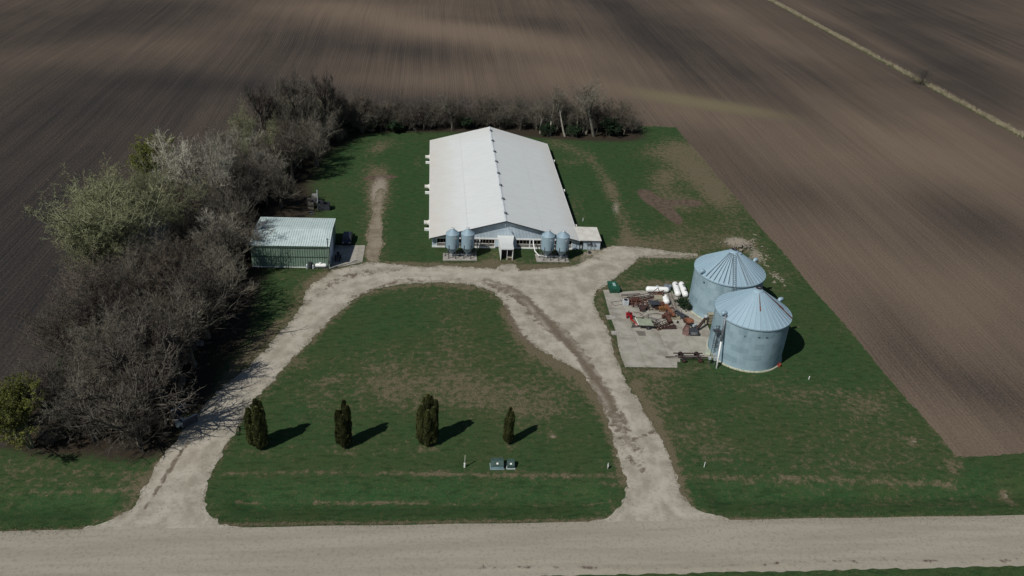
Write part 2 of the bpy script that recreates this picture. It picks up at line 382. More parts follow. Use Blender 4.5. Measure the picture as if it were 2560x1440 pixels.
    bare = bare*.78; bare += blobs(X, Y, [(1000, 900, 120, 60, 0, .2), (850, 980, 200, 80, 0, .22), (1400, 1000, 120, 60, 0, .2), (1900, 1120, 300, 60, 0, .2), (2150, 1080, 150, 60, 0, .25)]); bare += plines(X, Y, [([(560, 1184), (800, 1180), (1100, 1186), (1560, 1190)], 5, .62), ([(1700, 1192), (2000, 1196), (2390, 1205)], 8, .55),
        ([(590, 1248), (660, 1247)], 2.6, .8), ([(780, 1246), (1070, 1245)], 2.8, 1.1), ([(1100, 1250), (1500, 1254)], 3, .5), ([(1500, 1205), (1560, 1218)], 4, .7), ([(1380, 352), (1480, 395), (1505, 440), (1540, 500), (1560, 560), (1570, 620)], 14, .55),
        ([(0, 1228), (340, 1222)], 4, .5), ([(1265, 780), (1330, 870), (1450, 935), (1500, 1010), (1545, 1110), (1562, 1200)], 16, .75),
        ([(1590, 960), (1640, 1060), (1690, 1180), (1720, 1250)], 14, .7), ([(1500, 730), (1512, 820), (1550, 920)], 10, .5), ([(540, 1140), (640, 985), (760, 865), (900, 735), (1080, 705), (1230, 725)], 7, .45),
        ([(300, 1285), (380, 1180), (480, 1050), (600, 900), (740, 770)], 14, .55), ([(0, 1329), (210, 1322)], 5, 1.0), ([(560, 1311), (1500, 1300)], 5, 1.0), ([(1800, 1299), (2560, 1293)], 5, 1.1),
        ([(1500, 725), (1700, 712)], 8, .6), ([(1560, 925), (1690, 930), (1770, 915)], 7, .5), ([(960, 660), (1100, 662), (1230, 668), (1400, 664), (1500, 625)], 6, .7),
        ([(1700, 325), (2050, 735), (2395, 1140)], 5, .35)])
    mud = blobs(X, Y, [(950, 444, 46, 6, -3, 1.3), (1640, 505, 50, 14, 32, 1.2), (1680, 540, 34, 12, 38, 1.2), (1700, 505, 50, 10, 0, .8), (1735, 510, 20, 9, 0, .8), (1620, 490, 20, 12, 30, .9)])
    stony = blobs(X, Y, [(1540, 520, 15, 28, 0, .8), (1500, 425, 26, 12, 20, .5), (1525, 470, 8, 16, 0, .5), (1840, 605, 34, 14, 5, 1.3), (1890, 640, 30, 24, 40, .9), (1940, 690, 22, 10, 30, .8), (1760, 440, 50, 30, 30, .3),
        (945, 478, 24, 34, 0, .5), (850, 690, 40, 8, -10, .7), (560, 775, 20, 6, 0, .8), (495, 862, 12, 8, 0, 1.2), (1470, 633, 30, 12, -35, .9), (1650, 640, 100, 8, 3, .6), (2283, 1104, 8, 6, 0, 1.0), (1380, 1090, 12, 5, 20, 1.0), (1700, 590, 60, 18, 0, .3), (1155, 650, 60, 3, 0, .6),
        (2520, 1235, 9, 22, -25, .8)])
    lush = .50+blobs(X, Y, [(1000, 820, 100, 60, 0, .4), (700, 1050, 150, 60, 0, .3), (1000, 1230, 600, 40, 0, .4), (2000, 1240, 400, 30, 0, .4), (1480, 450, 140, 160, 0, .6), (980, 480, 120, 160, 0, .4), (1700, 680, 120, 40, 0, .5), (1660, 350, 60, 30, 0, .5),
        (1000, 440, 60, 100, 0, .5), (1900, 900, 140, 60, 0, .5), (2100, 930, 100, 60, 0, .3), (1850, 1150, 300, 40, 0, .3), (150, 1270, 250, 40, 0, .5), (2460, 1200, 60, 60, 0, .4), (1700, 680, 80, 30, 0, .5), (900, 400, 100, 60, 0, .4)])
    lush -= blobs(X, Y, [(1750, 570, 80, 40, 0, .5), (1150, 900, 200, 100, 0, .3), (1950, 1110, 250, 40, 0, .25)])
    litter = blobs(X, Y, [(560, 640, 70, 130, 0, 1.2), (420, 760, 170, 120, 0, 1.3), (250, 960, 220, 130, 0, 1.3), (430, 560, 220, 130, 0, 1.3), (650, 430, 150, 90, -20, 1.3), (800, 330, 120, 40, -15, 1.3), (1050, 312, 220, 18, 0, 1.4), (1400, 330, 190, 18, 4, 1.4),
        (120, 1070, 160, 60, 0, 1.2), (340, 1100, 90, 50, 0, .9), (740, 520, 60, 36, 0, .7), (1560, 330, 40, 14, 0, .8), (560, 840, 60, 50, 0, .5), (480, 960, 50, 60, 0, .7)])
    stony = stony+plines(X, Y, [(drv+drv[:1], 7, .50), ([(935, 640), (935, 560), (945, 480), (955, 455)], 22, .62)]); bare = bare+plines(X, Y, [(drv+drv[:1], 14, .35), ([(935, 640), (935, 560), (945, 480), (950, 450)], 30, .6)])
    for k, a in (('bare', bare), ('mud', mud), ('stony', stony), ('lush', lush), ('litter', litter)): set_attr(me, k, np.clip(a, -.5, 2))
P1, P2 = np.array(W(1690, 318)[:2]), np.array(W(2390, 1140)[:2])
LB = [W(*p)[:2] for p in ((60, 1100), (150, 960), (250, 800), (330, 660), (420, 520), (540, 410), (640, 350), (760, 312), (860, 296))]
def grid_turf():
    ys = np.concatenate([np.arange(P2[1], 175, .55), np.arange(175, P1[1], .9), [P1[1]]])
    ly = np.array([p[1] for p in LB]); lx = np.array([p[0] for p in LB]); k = np.argsort(ly)
    jl = np.cumsum(rng.normal(0, .12, len(ys))); jl -= np.linspace(0, jl[-1], len(ys))
    xl = np.interp(ys, ly[k], lx[k])-2
    xr_ = P1[0]+(P2[0]-P1[0])*(ys-P1[1])/(P2[1]-P1[1])+rng.normal(0, .09, len(ys))+np.sin(ys*.21)*.18
    u = np.linspace(0, 1, 230)
    XX = xl[:, None]+(xr_-xl)[:, None]*u; YY = np.repeat(ys[:, None], len(u), 1)
    YY[-1] += rng.normal(0, .25, len(u)); 
    # roadside strip, full width
    xs2 = np.concatenate([np.linspace(-300, -75, 40), np.arange(-75, 130, .7), np.linspace(130, 420, 50)])
    top = np.where(xs2 < -50, W(30, 1118)[1], P2[1]); top = np.convolve(np.pad(top, 3, 'edge'), np.ones(7)/7, 'valid')
    top = np.where(xs2 > P2[0], top+rng.normal(0, .22, len(xs2))+np.sin(xs2*.3)*.2, top)
    v = np.linspace(0, 1, 34)
    X2 = np.repeat(xs2[None, :], len(v), 0); y0 = road_n+rng.normal(0, .10, len(xs2))+np.sin(xs2*.35)*.06
    Y2 = y0[None, :]+(top-y0)[None, :]*v[:, None]
    V = []; F = []; n = 0
    for X_, Y_ in ((XX, YY), (X2, Y2)):
        Z_ = ditch(X_, Y_)-(.008 if X_ is XX else 0)
        V.append(np.stack([X_, Y_, Z_], -1).reshape(-1, 3)); i = np.arange(X_.size).reshape(X_.shape)+n; n += X_.size
        F.append(np.stack([i[:-1, :-1], i[:-1, 1:], i[1:, 1:], i[1:, :-1]], -1).reshape(-1, 4))
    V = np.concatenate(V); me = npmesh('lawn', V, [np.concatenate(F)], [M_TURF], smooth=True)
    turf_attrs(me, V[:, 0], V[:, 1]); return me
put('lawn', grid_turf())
# verge south of the road
xs2 = np.concatenate([np.linspace(-300, -60, 20), np.arange(-60, 90, .8), np.linspace(90, 420, 30)])
ysv = np.linspace(0, 1, 30); yt = W(1280, 1443)[1]+rng.normal(0, .12, len(xs2))+.012*(xs2-9)*0
X2 = np.repeat(xs2[None, :], 30, 0); Y2 = (30+(yt-30)[None, :]*ysv[:, None])
me = grid_mesh('verge', X2, Y2, np.zeros_like(X2)+.055*ysv[:, None], [M_TURF]); turf_attrs(me, X2, Y2); put('verge', me)
m2 = MB().add([(-3000, -2500, -.9), (3000, -2500, -.9), (3000, 95, -.9), (-3000, 95, -.9)], [(0, 1, 2, 3)]).mesh('ground', M_TURF)
put('ground', m2)
# ---- gravel
def gravel(name, c1, c2, wetc, stretch=(1, 1, 1)):
    t = NT(name)
    n1 = t.noise(.35, 5, .6, t.mapv(stretch)); n2 = t.noise(2.2, 5, .75); n3 = t.noise(9, 2, .8)
    c = t.mix(t.step(n1, .32, .68), c1, c2)
    c = t.mix(t.math('MULTIPLY', t.step(n2, .48, .7), .55), c, tuple(x*.62 for x in c2))
    c = t.mix(t.math('MULTIPLY', t.step(n3, .55, .8), .4), c, tuple(min(1, x*1.35) for x in c1))
    ed = t.step(t.math('ADD', t.attr('edge'), t.math('MULTIPLY', t.math('SUBTRACT', t.noise(1.6, 5, .8), .5), 2.4)), .45, .85); c = t.mix(t.math('MULTIPLY', ed, .8), c, (.088, .085, .045))
    w = t.step(t.math('ADD', t.attr('wet'), t.math('MULTIPLY', t.math('SUBTRACT', t.noise(.9, 5, .65), .5), 1.9)), .38, .72)
    c = t.mix(w, c, t.mix(t.step(n2, .35, .7), wetc, tuple(x*.7 for x in wetc)))
    ru = t.math('MULTIPLY', t.attr('rut'), t.step(t.noise(.5, 4, .6), .3, .65)); c = t.mix(t.math('MULTIPLY', ru, .55), c, tuple(min(1, x*1.12) for x in c1))
    t.bump(t.math('ADD', n3, n2), .45, .06)
    return t.done(c, 1.0, 0, .06)
M_GRAV = gravel('gravel', (.42, .385, .322), (.275, .25, .20), (.165, .132, .098))
M_ROAD = gravel('road_gravel', (.34, .308, .252), (.285, .258, .208), (.13, .10, .08), (.12, 1.6, 1))
wetf = lambda X, Y: .10+plines(X, Y, [([(1215, 706), (1290, 728), (1340, 775), (1400, 830), (1450, 880), (1490, 940), (1530, 1000)], 12, .60), ([(1262, 770), (1285, 835), (1340, 882), (1420, 925)], 9, .6), ([(1490, 950), (1545, 1040), (1590, 1120), (1600, 1180)], 18, .42), ([(470, 1105), (430, 1165), (392, 1225), (350, 1290)], 3.5, .8), ([(560, 1010), (480, 1110)], 4, .4), ([(1510, 1225), (1560, 1280)], 3, .3), ([(760, 760), (860, 690), (1000, 672)], 9, .35), ([(880, 745), (1000, 700), (1180, 700)], 5, .5), ([(1690, 1060), (1580, 1100)], 3, .6)])+.6*blobs(X, Y, [(1290, 745, 40, 12, 20, .6), (1340, 790, 50, 14, 38, .8), (1390, 830, 40, 16, 38, .8), (1440, 880, 40, 14, 50, .8), (1470, 930, 30, 14, 60, .75), (1500, 985, 40, 14, 60, .7), (1530, 1040, 40, 16, 70, .6),
        (1275, 800, 12, 40, -30, .8), (1310, 850, 16, 40, -50, .8), (1240, 677, 30, 5, 0, .7), (1310, 677, 30, 5, 0, .6), (1560, 1110, 14, 60, -12, .45), (1610, 1060, 12, 50, -20, .35), (960, 700, 60, 10, -8, .3), (740, 790, 30, 20, -40, .45),
        (780, 850, 30, 50, 45, .3), (420, 1190, 20, 60, 40, .35), (1420, 940, 40, 20, 30, .4), (1560, 640, 40, 20, 0, .3), (880, 690, 80, 8, -20, .3), (1500, 1140, 10, 60, -20, .5)])
rutl = [[(430, 1316), (410, 1240), (445, 1160), (520, 1060), (600, 960), (690, 870), (770, 780), (860, 710), (960, 683), (1100, 684), (1250, 692), (1330, 740), (1400, 820), (1470, 900), (1530, 980), (1580, 1060), (1620, 1150), (1640, 1230), (1660, 1316)],
        [(485, 1316), (450, 1250), (475, 1170), (555, 1050), (635, 955), (720, 868), (800, 785), (880, 722), (970, 697), (1100, 697), (1240, 705), (1310, 750), (1375, 830), (1440, 905), (1500, 985), (1548, 1060), (1590, 1150), (1605, 1230), (1600, 1316)],
        [(300, 1316), (370, 1250), (420, 1160), (470, 1090)], [(1100, 674), (1300, 684), (1420, 680), (1500, 650), (1560, 630)], [(1420, 690), (1460, 770), (1500, 860), (1540, 960)], [(1720, 1316), (1660, 1240), (1640, 1140)], [(1530, 1316), (1580, 1260), (1600, 1160)]]
rutf = lambda X, Y: plines(X, Y, [(r_, 5.5, .9) for r_ in rutl])
def drv_z(X, Y): return ditch(X, Y)*1.0
me = poly_sheet('driveway', drv, .03, M_GRAV, jit=.22, step=.3, inner=.42, attrs={'wet': wetf, 'rut': rutf, 'edge': lambda X, Y: (plines(X, Y, [(drv[1:59], 7, .62), (drv[63:98], 7, .62)])+.6)*(Y > road_n+1.5)-.6}, zf=lambda X, Y: .02*sm((road_n+2-Y)/2), seed=3)
put('driveway', me)
me = poly_sheet('dirt_track', trk, .02, gravel('packed_dirt', (.27, .23, .175), (.18, .148, .105), (.11, .08, .06)), jit=.32, step=.3, inner=.7,
                attrs={'wet': lambda X, Y: blobs(X, Y, [(940, 520, 10, 40, 0, .4), (930, 600, 10, 30, 0, .3)]), 'edge': lambda X, Y: .15+plines(X, Y, [(trk+trk[:1], 7, .6)])}, seed=5)
put('dirt_track', me)
# the public gravel road
xs3 = np.concatenate([np.linspace(-320, -60, 30), np.arange(-60, 100, .7), np.linspace(100, 440, 40)])
vv = np.linspace(0, 1, 30)
yN = road_n+.25+np.sin(xs3*.4)*.05; yS = np.full_like(xs3, W(1280, 1446)[1])
X3 = np.repeat(xs3[None, :], len(vv), 0); Y3 = yS[None, :]+(yN-yS)[None, :]*vv[:, None]
ridge_y = W(1900, 1412)[1]
Z3 = .05+.05*np.sin(np.pi*vv)[:, None]+.10*np.exp(-((Y3-ridge_y-.25*np.sin(X3*.15))/.3)**2)*(.6+.4*np.sin(X3*1.7))
me = grid_mesh('road', X3, Y3, Z3, [M_ROAD])
px, py = PR(X3, Y3)
wet = .34*np.exp(-((Y3-ridge_y-.25*np.sin(X3*.15))/.35)**2)*np.clip((px-600)/700, .1, 1)+.1
set_attr(me, 'wet', wet.ravel()); set_attr(me, 'edge', np.full(wet.size, -.8)); put('road', me)
# ---- concrete slabs
t = NT('concrete')
n1 = t.noise(.5, 5, .6); n2 = t.noise(3, 5, .7)
c = t.mix(t.step(n1, .35, .65), (.36, .34, .295), (.28, .265, .225)); c = t.mix(t.math('MULTIPLY', t.step(n2, .55, .8), .6), c, (.15, .135, .12))
br = t.n('ShaderNodeTexBrick'); br.offset = 0; br.inputs['Scale'].default_value = 1; br.inputs['Mortar Size'].default_value = .035; br.inputs['Brick Width'].default_value = 4.6; br.inputs['Row Height'].default_value = 4.6
t.l(t.pos, br.inputs['Vector']); c = t.mix(t.math('MULTIPLY', br.outputs['Fac'], .75), c, (.12, .105, .09)); br.inputs['Mortar Smooth'].default_value = .6
st = t.step(t.noise(.25, 3, .5), .58, .66); c = t.mix(t.math('MULTIPLY', st, .35), c, (.16, .14, .12)); t.bump(n2, .3, .03)
M_CONC = t.done(c, .95, 0, .1)
M_CONC2 = pm('pale_concrete', (.36, .34, .31), (.24, .225, .20), 1.2, .9)
def slab(name, pts, z0, z1, m, label, cat='slab', px=True, jit=.0):
    P = [W(*p)[:2] for p in pts] if px else pts
    mb = MB().prism(P[::-1] if sum((P[i][0]*P[(i+1) % len(P)][1]-P[(i+1) % len(P)][0]*P[i][1]) for i in range(len(P))) < 0 else P, z0, z1)
    return solo(name, mb, m, label, cat)
pad = [(1508, 726), (1540, 724), (1546, 731), (1605, 727), (1700, 738), (1728, 770), (1762, 800), (1785, 850), (1775, 895), (1700, 897), (1700, 905), (1692, 905), (1693, 920), (1600, 918), (1563, 918), (1553, 893), (1545, 864), (1541, 835), (1533, 810), (1525, 790)]
me = poly_sheet('concrete_pad', pad, .09, M_CONC, jit=.03, step=1.0, inner=3, seed=8); put('concrete_pad', me)
edge = MB()
Pp = [W(*p)[:2] for p in pad]
for a, b in zip(Pp, Pp[1:]+Pp[:1]): edge.add([(a[0], a[1], -.05), (b[0], b[1], -.05), (b[0], b[1], .088), (a[0], a[1], .088)], [(0, 1, 2, 3)])
eo = edge.build('pad_edge', M_CONC2); eo['kind'] = 'structure'
slab('broken_slab', [(1514, 789), (1538, 789), (1539, 799), (1518, 799)], -.05, .10, M_CONC2, 'small broken concrete slab lying at the left edge of the big pad, nearer the red machine')
slab('broken_slab', [(1527, 828), (1545, 829), (1548, 838), (1530, 838)], -.05, .11, M_CONC2, 'small square concrete slab at the left edge of the big pad, level with the trailer')
slab('loose_slab', [(1588, 829), (1611, 830), (1614, 840), (1597, 840)], .09, .16, pm('dark_slab', (.17, .155, .13), (.12, .11, .095), 2), 'dark grey slab lying flat on the concrete pad in front of the trailer')
slab('shed_apron', [(824, 673), (906, 656), (913, 614), (880, 614), (838, 614)], -.05, .09, M_CONC, 'grey concrete apron in front of the green shed door')
slab('bin_pad', [(1108, 634), (1191, 634), (1192, 652), (1107, 652)], -.05, .13, M_CONC2, 'pale concrete pad under the left pair of feed bins')
slab('bin_pad', [(1337, 636), (1419, 640), (1422, 656), (1342, 655)], -.05, .13, M_CONC2, 'pale concrete pad under the right pair of feed bins')
# ---- tall dry grass strip between the far fields
A0, A1 = np.array(W(1905, -10)[:2]), np.array(W(2575, 352)[:2])
ext = (A0-A1)/np.linalg.norm(A0-A1); B0 = A0+ext*300; B1 = A1-ext*120
nrm = np.array([-ext[1], ext[0]]); nrm = nrm if nrm[0] > 0 else -nrm
L = np.linalg.norm(B0-B1); n = int(L/.8); X = []; Y = []
w0 = 1.3+np.convolve(rng.normal(0, 1.2, n+20), np.ones(9)/9, 'valid')[:n]
for i in range(n):
    p = B1+ext*(i*.8); X.append([p[0]-nrm[0]*1.4, p[0]+nrm[0]*w0[i]]); Y.append([p[1]-nrm[1]*1.4, p[1]+nrm[1]*w0[i]])
X, Y = np.array(X), np.array(Y)
me = grid_mesh('grass_strip', X, Y, np.zeros_like(X)+.0, [M_TURF]); set_attr(me, 'lush', np.ones(X.size)*1.0)
set_attr(me, 'bare', np.full(X.size, .55))
for k in ('mud', 'stony', 'litter'): set_attr(me, k, np.zeros(X.size))
put('grass_strip', me)
def blades(cen, h, w, lean=.35, seed=2):
    rg = np.random.default_rng(seed); n = len(cen); th = rg.uniform(0, 2*np.pi, n); ln = rg.normal(0, lean, (n, 2))
    d = np.stack([np.cos(th), np.sin(th), np.zeros(n)], -1)*(np.broadcast_to(w, n)[:, None]/2)
    top = cen+np.stack([ln[:, 0]*h, ln[:, 1]*h, np.broadcast_to(h, n)], -1)
    V = np.stack([cen-d, cen+d, top], 1).reshape(-1, 3); return V, np.arange(3*n).reshape(-1, 3)
n = 26000; s = rng.uniform(0, L, n); off = rng.normal(.6, .75, n)
keep = (np.sin(s*.11)+np.sin(s*.043+1)+rng.normal(0, .6, n) > -1.5) & (s > 40); s, off = s[keep], off[keep]
cen = np.stack([B1[0]+ext[0]*s+nrm[0]*off, B1[1]+ext[1]*s+nrm[1]*off, np.zeros(len(s))], -1)
V, F = blades(cen, rng.uniform(.5, 1.25, len(s)), .16)
me = npmesh('tall_grass', V, [F], [pm('dry_grass', (.36, .32, .22), (.26, .22, .145), .4)])
put('tall_grass', me, 'stuff', 'tall tan dry grass along the strip between the two far fields', 'grass')
# rough grass fringe beside drives, slabs and walls
fr = []
for pts, wd, n in (([(560, 1312), (1000, 1312), (1500, 1300)], .5, 2200), ([(1800, 1300), (2560, 1294)], .6, 2200), ([(0, 1332), (215, 1322)], .6, 700), ([(1508, 728), (1533, 812), (1545, 864), (1563, 918)], .35, 700), ([(1563, 921), (1693, 923), (1775, 905)], .4, 700),
                   ([(1500, 650), (1470, 640), (1440, 662)], .5, 500), ([(1085, 622), (1240, 626)], .3, 400), ([(1290, 627), (1445, 630)], .3, 400), ([(640, 671), (822, 676)], .3, 300), ([(1790, 905), (1850, 931), (1930, 925)], .3, 300), ([(1107, 655), (1192, 656)], .3, 200), ([(1340, 659), (1424, 660)], .3, 200)):
    P = [np.array(W(*p)[:2]) for p in pts]
    for _ in range(n):
        i = random.randrange(len(P)-1); t_ = random.random(); q = P[i]+(P[i+1]-P[i])*t_+rng.normal(0, wd, 2); fr.append((q[0], q[1], 0.0))
dl = [W(*p)[:2] for p in drv]
for (ax, ay), (bx, by) in zip(dl, dl[1:]+dl[:1]):
    Ls = math.hypot(bx-ax, by-ay)
    for _ in range(int(Ls*14)):
        t_ = random.random(); q = (ax+(bx-ax)*t_+random.gauss(0, .42), ay+(by-ay)*t_+random.gauss(0, .42))
        if q[1] > road_n+.4: fr.append((q[0], q[1], 0.0))
fr = np.array(fr); fr[:, 2] = ditch(fr[:, 0], fr[:, 1])
V, F = blades(fr, rng.uniform(.08, .28, len(fr)), .07, .5, 5)
put('rough_grass', npmesh('rough_grass', V, [F], [pm('rough_grass', (.05, .085, .03), (.13, .12, .065), 1.2)]), 'stuff', 'rough green and tan grass fringe along road, drives and slabs', 'grass')
# ------------------------------------------------------------------ materials of the buildings
M_WHITE = pm('white_metal', (.78, .80, .79), (.70, .71, .69), .25, .5, 0, .3)
M_TRIM = pm('white_trim', (.80, .81, .80), (.70, .70, .68), 1, .6)
M_GAL = pm('blue_grey_siding', (.50, .58, .64), (.42, .50, .56), .5, .55, .1)
M_DARKT = pm('dark_trim', (.045, .055, .065), (.03, .035, .04), 1, .6)
M_DARK = pm('dark_interior', (.012, .012, .014), (.02, .018, .017), 1, .9)  # near-black; carries the shade of the barn's openings in its colour
M_BLACK = pm('black_rubber', (.015, .015, .017), (.03, .03, .03), 3, .8)
M_RUST = pm('rust', (.13, .05, .032), (.055, .028, .022), 3, .85)
M_RUSTO = pm('orange_rust', (.23, .095, .05), (.12, .05, .03), 2.5, .8)
M_RUSTD = pm('dark_rust', (.06, .032, .028), (.03, .02, .018), 3, .85)
M_RED = pm('red_paint', (.35, .012, .02), (.22, .01, .015), 2, .5)
M_GREEN = pm('green_paint', (.02, .09, .055), (.013, .055, .035), 1.5, .45)
M_TANK = pm('white_tank_paint', (.82, .83, .82), (.72, .72, .70), .9, .35)
M_STEEL = pm('steel', (.22, .24, .26), (.13, .14, .155), 2, .5, .3)
M_PALES = pm('pale_steel', (.52, .56, .58), (.40, .43, .45), 2, .45, .2)
M_WOOD = pm('grey_boards', (.21, .19, .16), (.13, .115, .095), 2, .9, 0, .2, (1, 1, 1))
M_BEIGE = pm('beige_board', (.34, .31, .23), (.26, .235, .17), 2, .8)
M_PLY = pm('pale_green_deck', (.30, .33, .24), (.24, .27, .20), 1, .85)
M_ORANGE = pm('orange_paint', (.30, .15, .055), (.18, .08, .035), 3, .7)
M_OIL = pm('dark_steel', (.05, .055, .065), (.03, .033, .038), 2, .6)
M_FANW = pm('fan_plastic', (.72, .71, .66), (.52, .50, .44), 1.5, .5)
# barn roof sheets: white metal, tan dirt along the low edges
t = NT('barn_roof_metal')
sv = t.n('ShaderNodeSeparateXYZ'); t.l(t.pos, sv.inputs[0])
nz = t.noise(.35, 4, .6); ns = t.noise(1.0, 4, .7, t.mapv((.25, 2.2, 1)))
c = t.mix(t.step(ns, .35, .7), (.62, .645, .64), (.57, .595, .59))
e = t.math('ADD', t.step(sv.outputs[0], 9.5, 0.5), t.math('MULTIPLY', t.math('SUBTRACT', nz, .5), .9))
e2 = t.math('ADD', t.step(sv.outputs[0], 27.5, 32.0), t.math('MULTIPLY', t.math('SUBTRACT', nz, .5), .9))
e3 = t.step(sv.outputs[1], 204, 216)
dirt = t.math('MAXIMUM', t.math('MULTIPLY', e, .8), t.math('MAXIMUM', t.math('MULTIPLY', e2, .5), t.math('MULTIPLY', e3, .4)), clamp=True)
c = t.mix(t.math('MULTIPLY', dirt, .6), c, (.47, .42, .34))
M_BROOF = t.done(c, .42, 0, .4)
def galv(name, c1, c2, zs=1.0, ang=1.0, rough=.42, metal=.35):
    """galvanised sheets: each ring and each sheet a slightly different tone, dull run marks"""
    t = NT(name)
    tc = t.n('ShaderNodeTexCoord').outputs['Object']
    s = t.n('ShaderNodeSeparateXYZ'); t.l(tc, s.inputs[0])
    a = t.math('ARCTAN2', s.outputs[1], s.outputs[0])
    ring = t.math('FLOOR', t.math('MULTIPLY', s.outputs[2], zs)); off = t.math('MULTIPLY', t.math('MODULO', ring, 2.0), .5)
    pan = t.math('FLOOR', t.math('ADD', t.math('MULTIPLY', a, ang), off))
    cb = t.n('ShaderNodeCombineXYZ'); t.l(ring, cb.inputs[0]); t.l(pan, cb.inputs[1])
    wn = t.n('ShaderNodeTexWhiteNoise'); t.l(cb.outputs[0], wn.inputs['Vector'])
    cb2 = t.n('ShaderNodeCombineXYZ'); t.l(t.math('MULTIPLY', a, 6.0), cb2.inputs[0]); t.l(t.math('MULTIPLY', s.outputs[2], .5), cb2.inputs[2])
    run = t.noise(1.0, 4, .65, cb2.outputs[0]); blot = t.noise(.8, 4, .6)
    f = t.math('ADD', t.math('MULTIPLY', wn.outputs['Value'], .5), t.math('MULTIPLY', t.math('SUBTRACT', run, .3), .9))
    f = t.math('ADD', f, t.math('MULTIPLY', t.math('SUBTRACT', blot, .5), .5))
    f = t.math('ADD', f, t.math('MULTIPLY', t.math('SINE', t.math('MULTIPLY', s.outputs[2], 2*math.pi/.28)), .16 if zs > .1 else 0), clamp=True)  # shade of the corrugation grooves painted in as bands by height
    return t.done(t.mix(f, c1, c2), rough, metal, .4)
M_BIN = galv('galvanised_wall', (.33, .45, .51), (.18, .275, .32), .9, 4.0, .6, .12)
M_BINR = galv('galvanised_roof', (.31, .425, .495), (.25, .36, .43), .0001, 6.4, .55, .12)
M_FEED = galv('feed_bin_steel', (.27, .37, .43), (.23, .32, .38), .85, 1.9, .6, .1)
# ================================================================== HOG BARN
BX0, BX1, BY0, BY1 = 1.1, 31.25, 157.7, 214.6      # walls
EX0, EX1, EY0, EY1 = .55, 31.75, 156.95, 215.4     # eaves
EZ, RZ, RX = 2.32, 6.55, 16.1
barn = thing('hog_barn', (16, 157.7, 0), 'long low livestock barn with a huge white metal gable roof', 'barn')
def rz_at(x): return EZ+(RZ-EZ)*((x-EX0)/(RX-EX0) if x < RX else (EX1-x)/(EX1-RX))
w = MB(); w.b2(BX0, BX0+.15, BY0+.2, BY1, 0, EZ-.02); w.b2(BX1-.15, BX1, BY0+.2, BY1, 0, EZ-.02); w.b2(BX0+.15, BX1-.15, BY1-.15, BY1-.001, 0, EZ-.02)
w.build('side_wall', M_GAL, barn)
g = MB(); g.ribs(lambda u, o: ((u, BY0-o, 2.32), (u, BY0-o, rz_at(u)-.09)), BX0, BX1, .3, .08, .045); g.build('gable_wall', M_GAL, barn)
g = MB(); g.add([(BX0, BY1, 0), (BX1, BY1, 0), (BX1, BY1, rz_at(BX1)-.05), (RX, BY1, RZ-.06), (BX0, BY1, rz_at(BX0)-.05)], [(1, 0, 4, 3, 2)]); g.build('rear_wall', M_GAL, barn)
rf = MB()
rf.ribs(lambda u, o: ((EX0, u, EZ+o), (RX, u, RZ+o)), EY0, EY1, .3, .05, .02); rf.build('roof', M_BROOF, barn)
rf = MB(); rf.ribs(lambda u, o: ((RX, u, RZ+o), (EX1, u, EZ+o)), EY0, EY1, .3, .05, .02); rf.build('roof', M_BROOF, barn)
cp = MB(); cp.add([(RX-.28, EY0-.01, RZ-.03), (RX, EY0-.01, RZ+.07), (RX+.28, EY0-.01, RZ-.03), (RX-.28, EY1, RZ-.03), (RX, EY1, RZ+.07), (RX+.28, EY1, RZ-.03)], [(0, 1, 4, 3), (1, 2, 5, 4)])
cp.build('ridge_cap', pm('ridge_cap', (.62, .66, .68), (.5, .54, .56), 1, .5), barn)
sm_ = MB()                                    # the long seams half way down each slope
for fx in (.5,):
    for x in (EX0+(RX-EX0)*fx, EX1-(EX1-RX)*fx):
        z = rz_at(x); sm_.b2(x-.03, x+.03, EY0+.1, EY1-.1, z+.018, z+.03)
sm_.build('roof_seam', pm('seam', (.55, .56, .55), (.5, .5, .49), 2), barn)
tr = MB()
for a, b in (((EX0, EY0-.03, EZ-.08), (RX, EY0-.03, RZ-.08)), ((RX, EY0-.03, RZ-.08), (EX1, EY0-.03, EZ-.08))): tr.bar(a, b, .07, .24)
tr.build('rake_trim', M_DARKT, barn)
so_ = MB(); so_.add([(EX0, EY0, EZ-.14), (EX1, EY0, EZ-.14), (EX1, BY0+.3, EZ-.14), (EX0, BY0+.3, EZ-.14)], [(0, 3, 2, 1)])
gt = MB()
for x in (EX0-.05, EX1+.05): gt = MB(); gt.b2(x-.05, x+.05, EY0, EY1, EZ-.16, EZ-.01); gt.build('eave_trim', M_TRIM, barn)
hd = MB(); hd.b2(BX0-.03, BX1+.03, BY0-.10, BY0-.02, 2.02, 2.33); hd.build('header_band', M_TRIM, barn)
sl_ = MB(); sl_.b2(BX0-.03, 14.2, BY0-.12, BY0+.05, 0, .30); sl_.b2(18.2, BX1+.03, BY0-.12, BY0+.05, 0, .30); sl_.build('sill_wall', M_TRIM, barn)
bk = MB(); bk.b2(BX0+.2, BX1-.2, BY0+1.3, BY0+1.4, 0, 2.3); bk.build('dark_backing', M_DARK, barn)  # near-black sheet behind the windows, painted for the unlit inside
fl_ = MB(); fl_.b2(BX0+.2, BX1-.2, BY0+.06, BY0+1.3, .02, .3); fl_.build('pen_floor', pm('pen_floor', (.10, .09, .08)), barn)
for x0, x1 in ((BX0, 2.0), (14.1, 15.0), (17.6, 18.5), (30.3, BX1)):
    p = MB(); p.ribs(lambda u, o: ((u, BY0-.02-o, .3), (u, BY0-.02-o, 2.02)), x0, x1, .3, .08, .03); p.build('corner_panel', M_GAL, barn)
M_PEN = pm('pen_post', (.40, .35, .29), (.28, .24, .20))
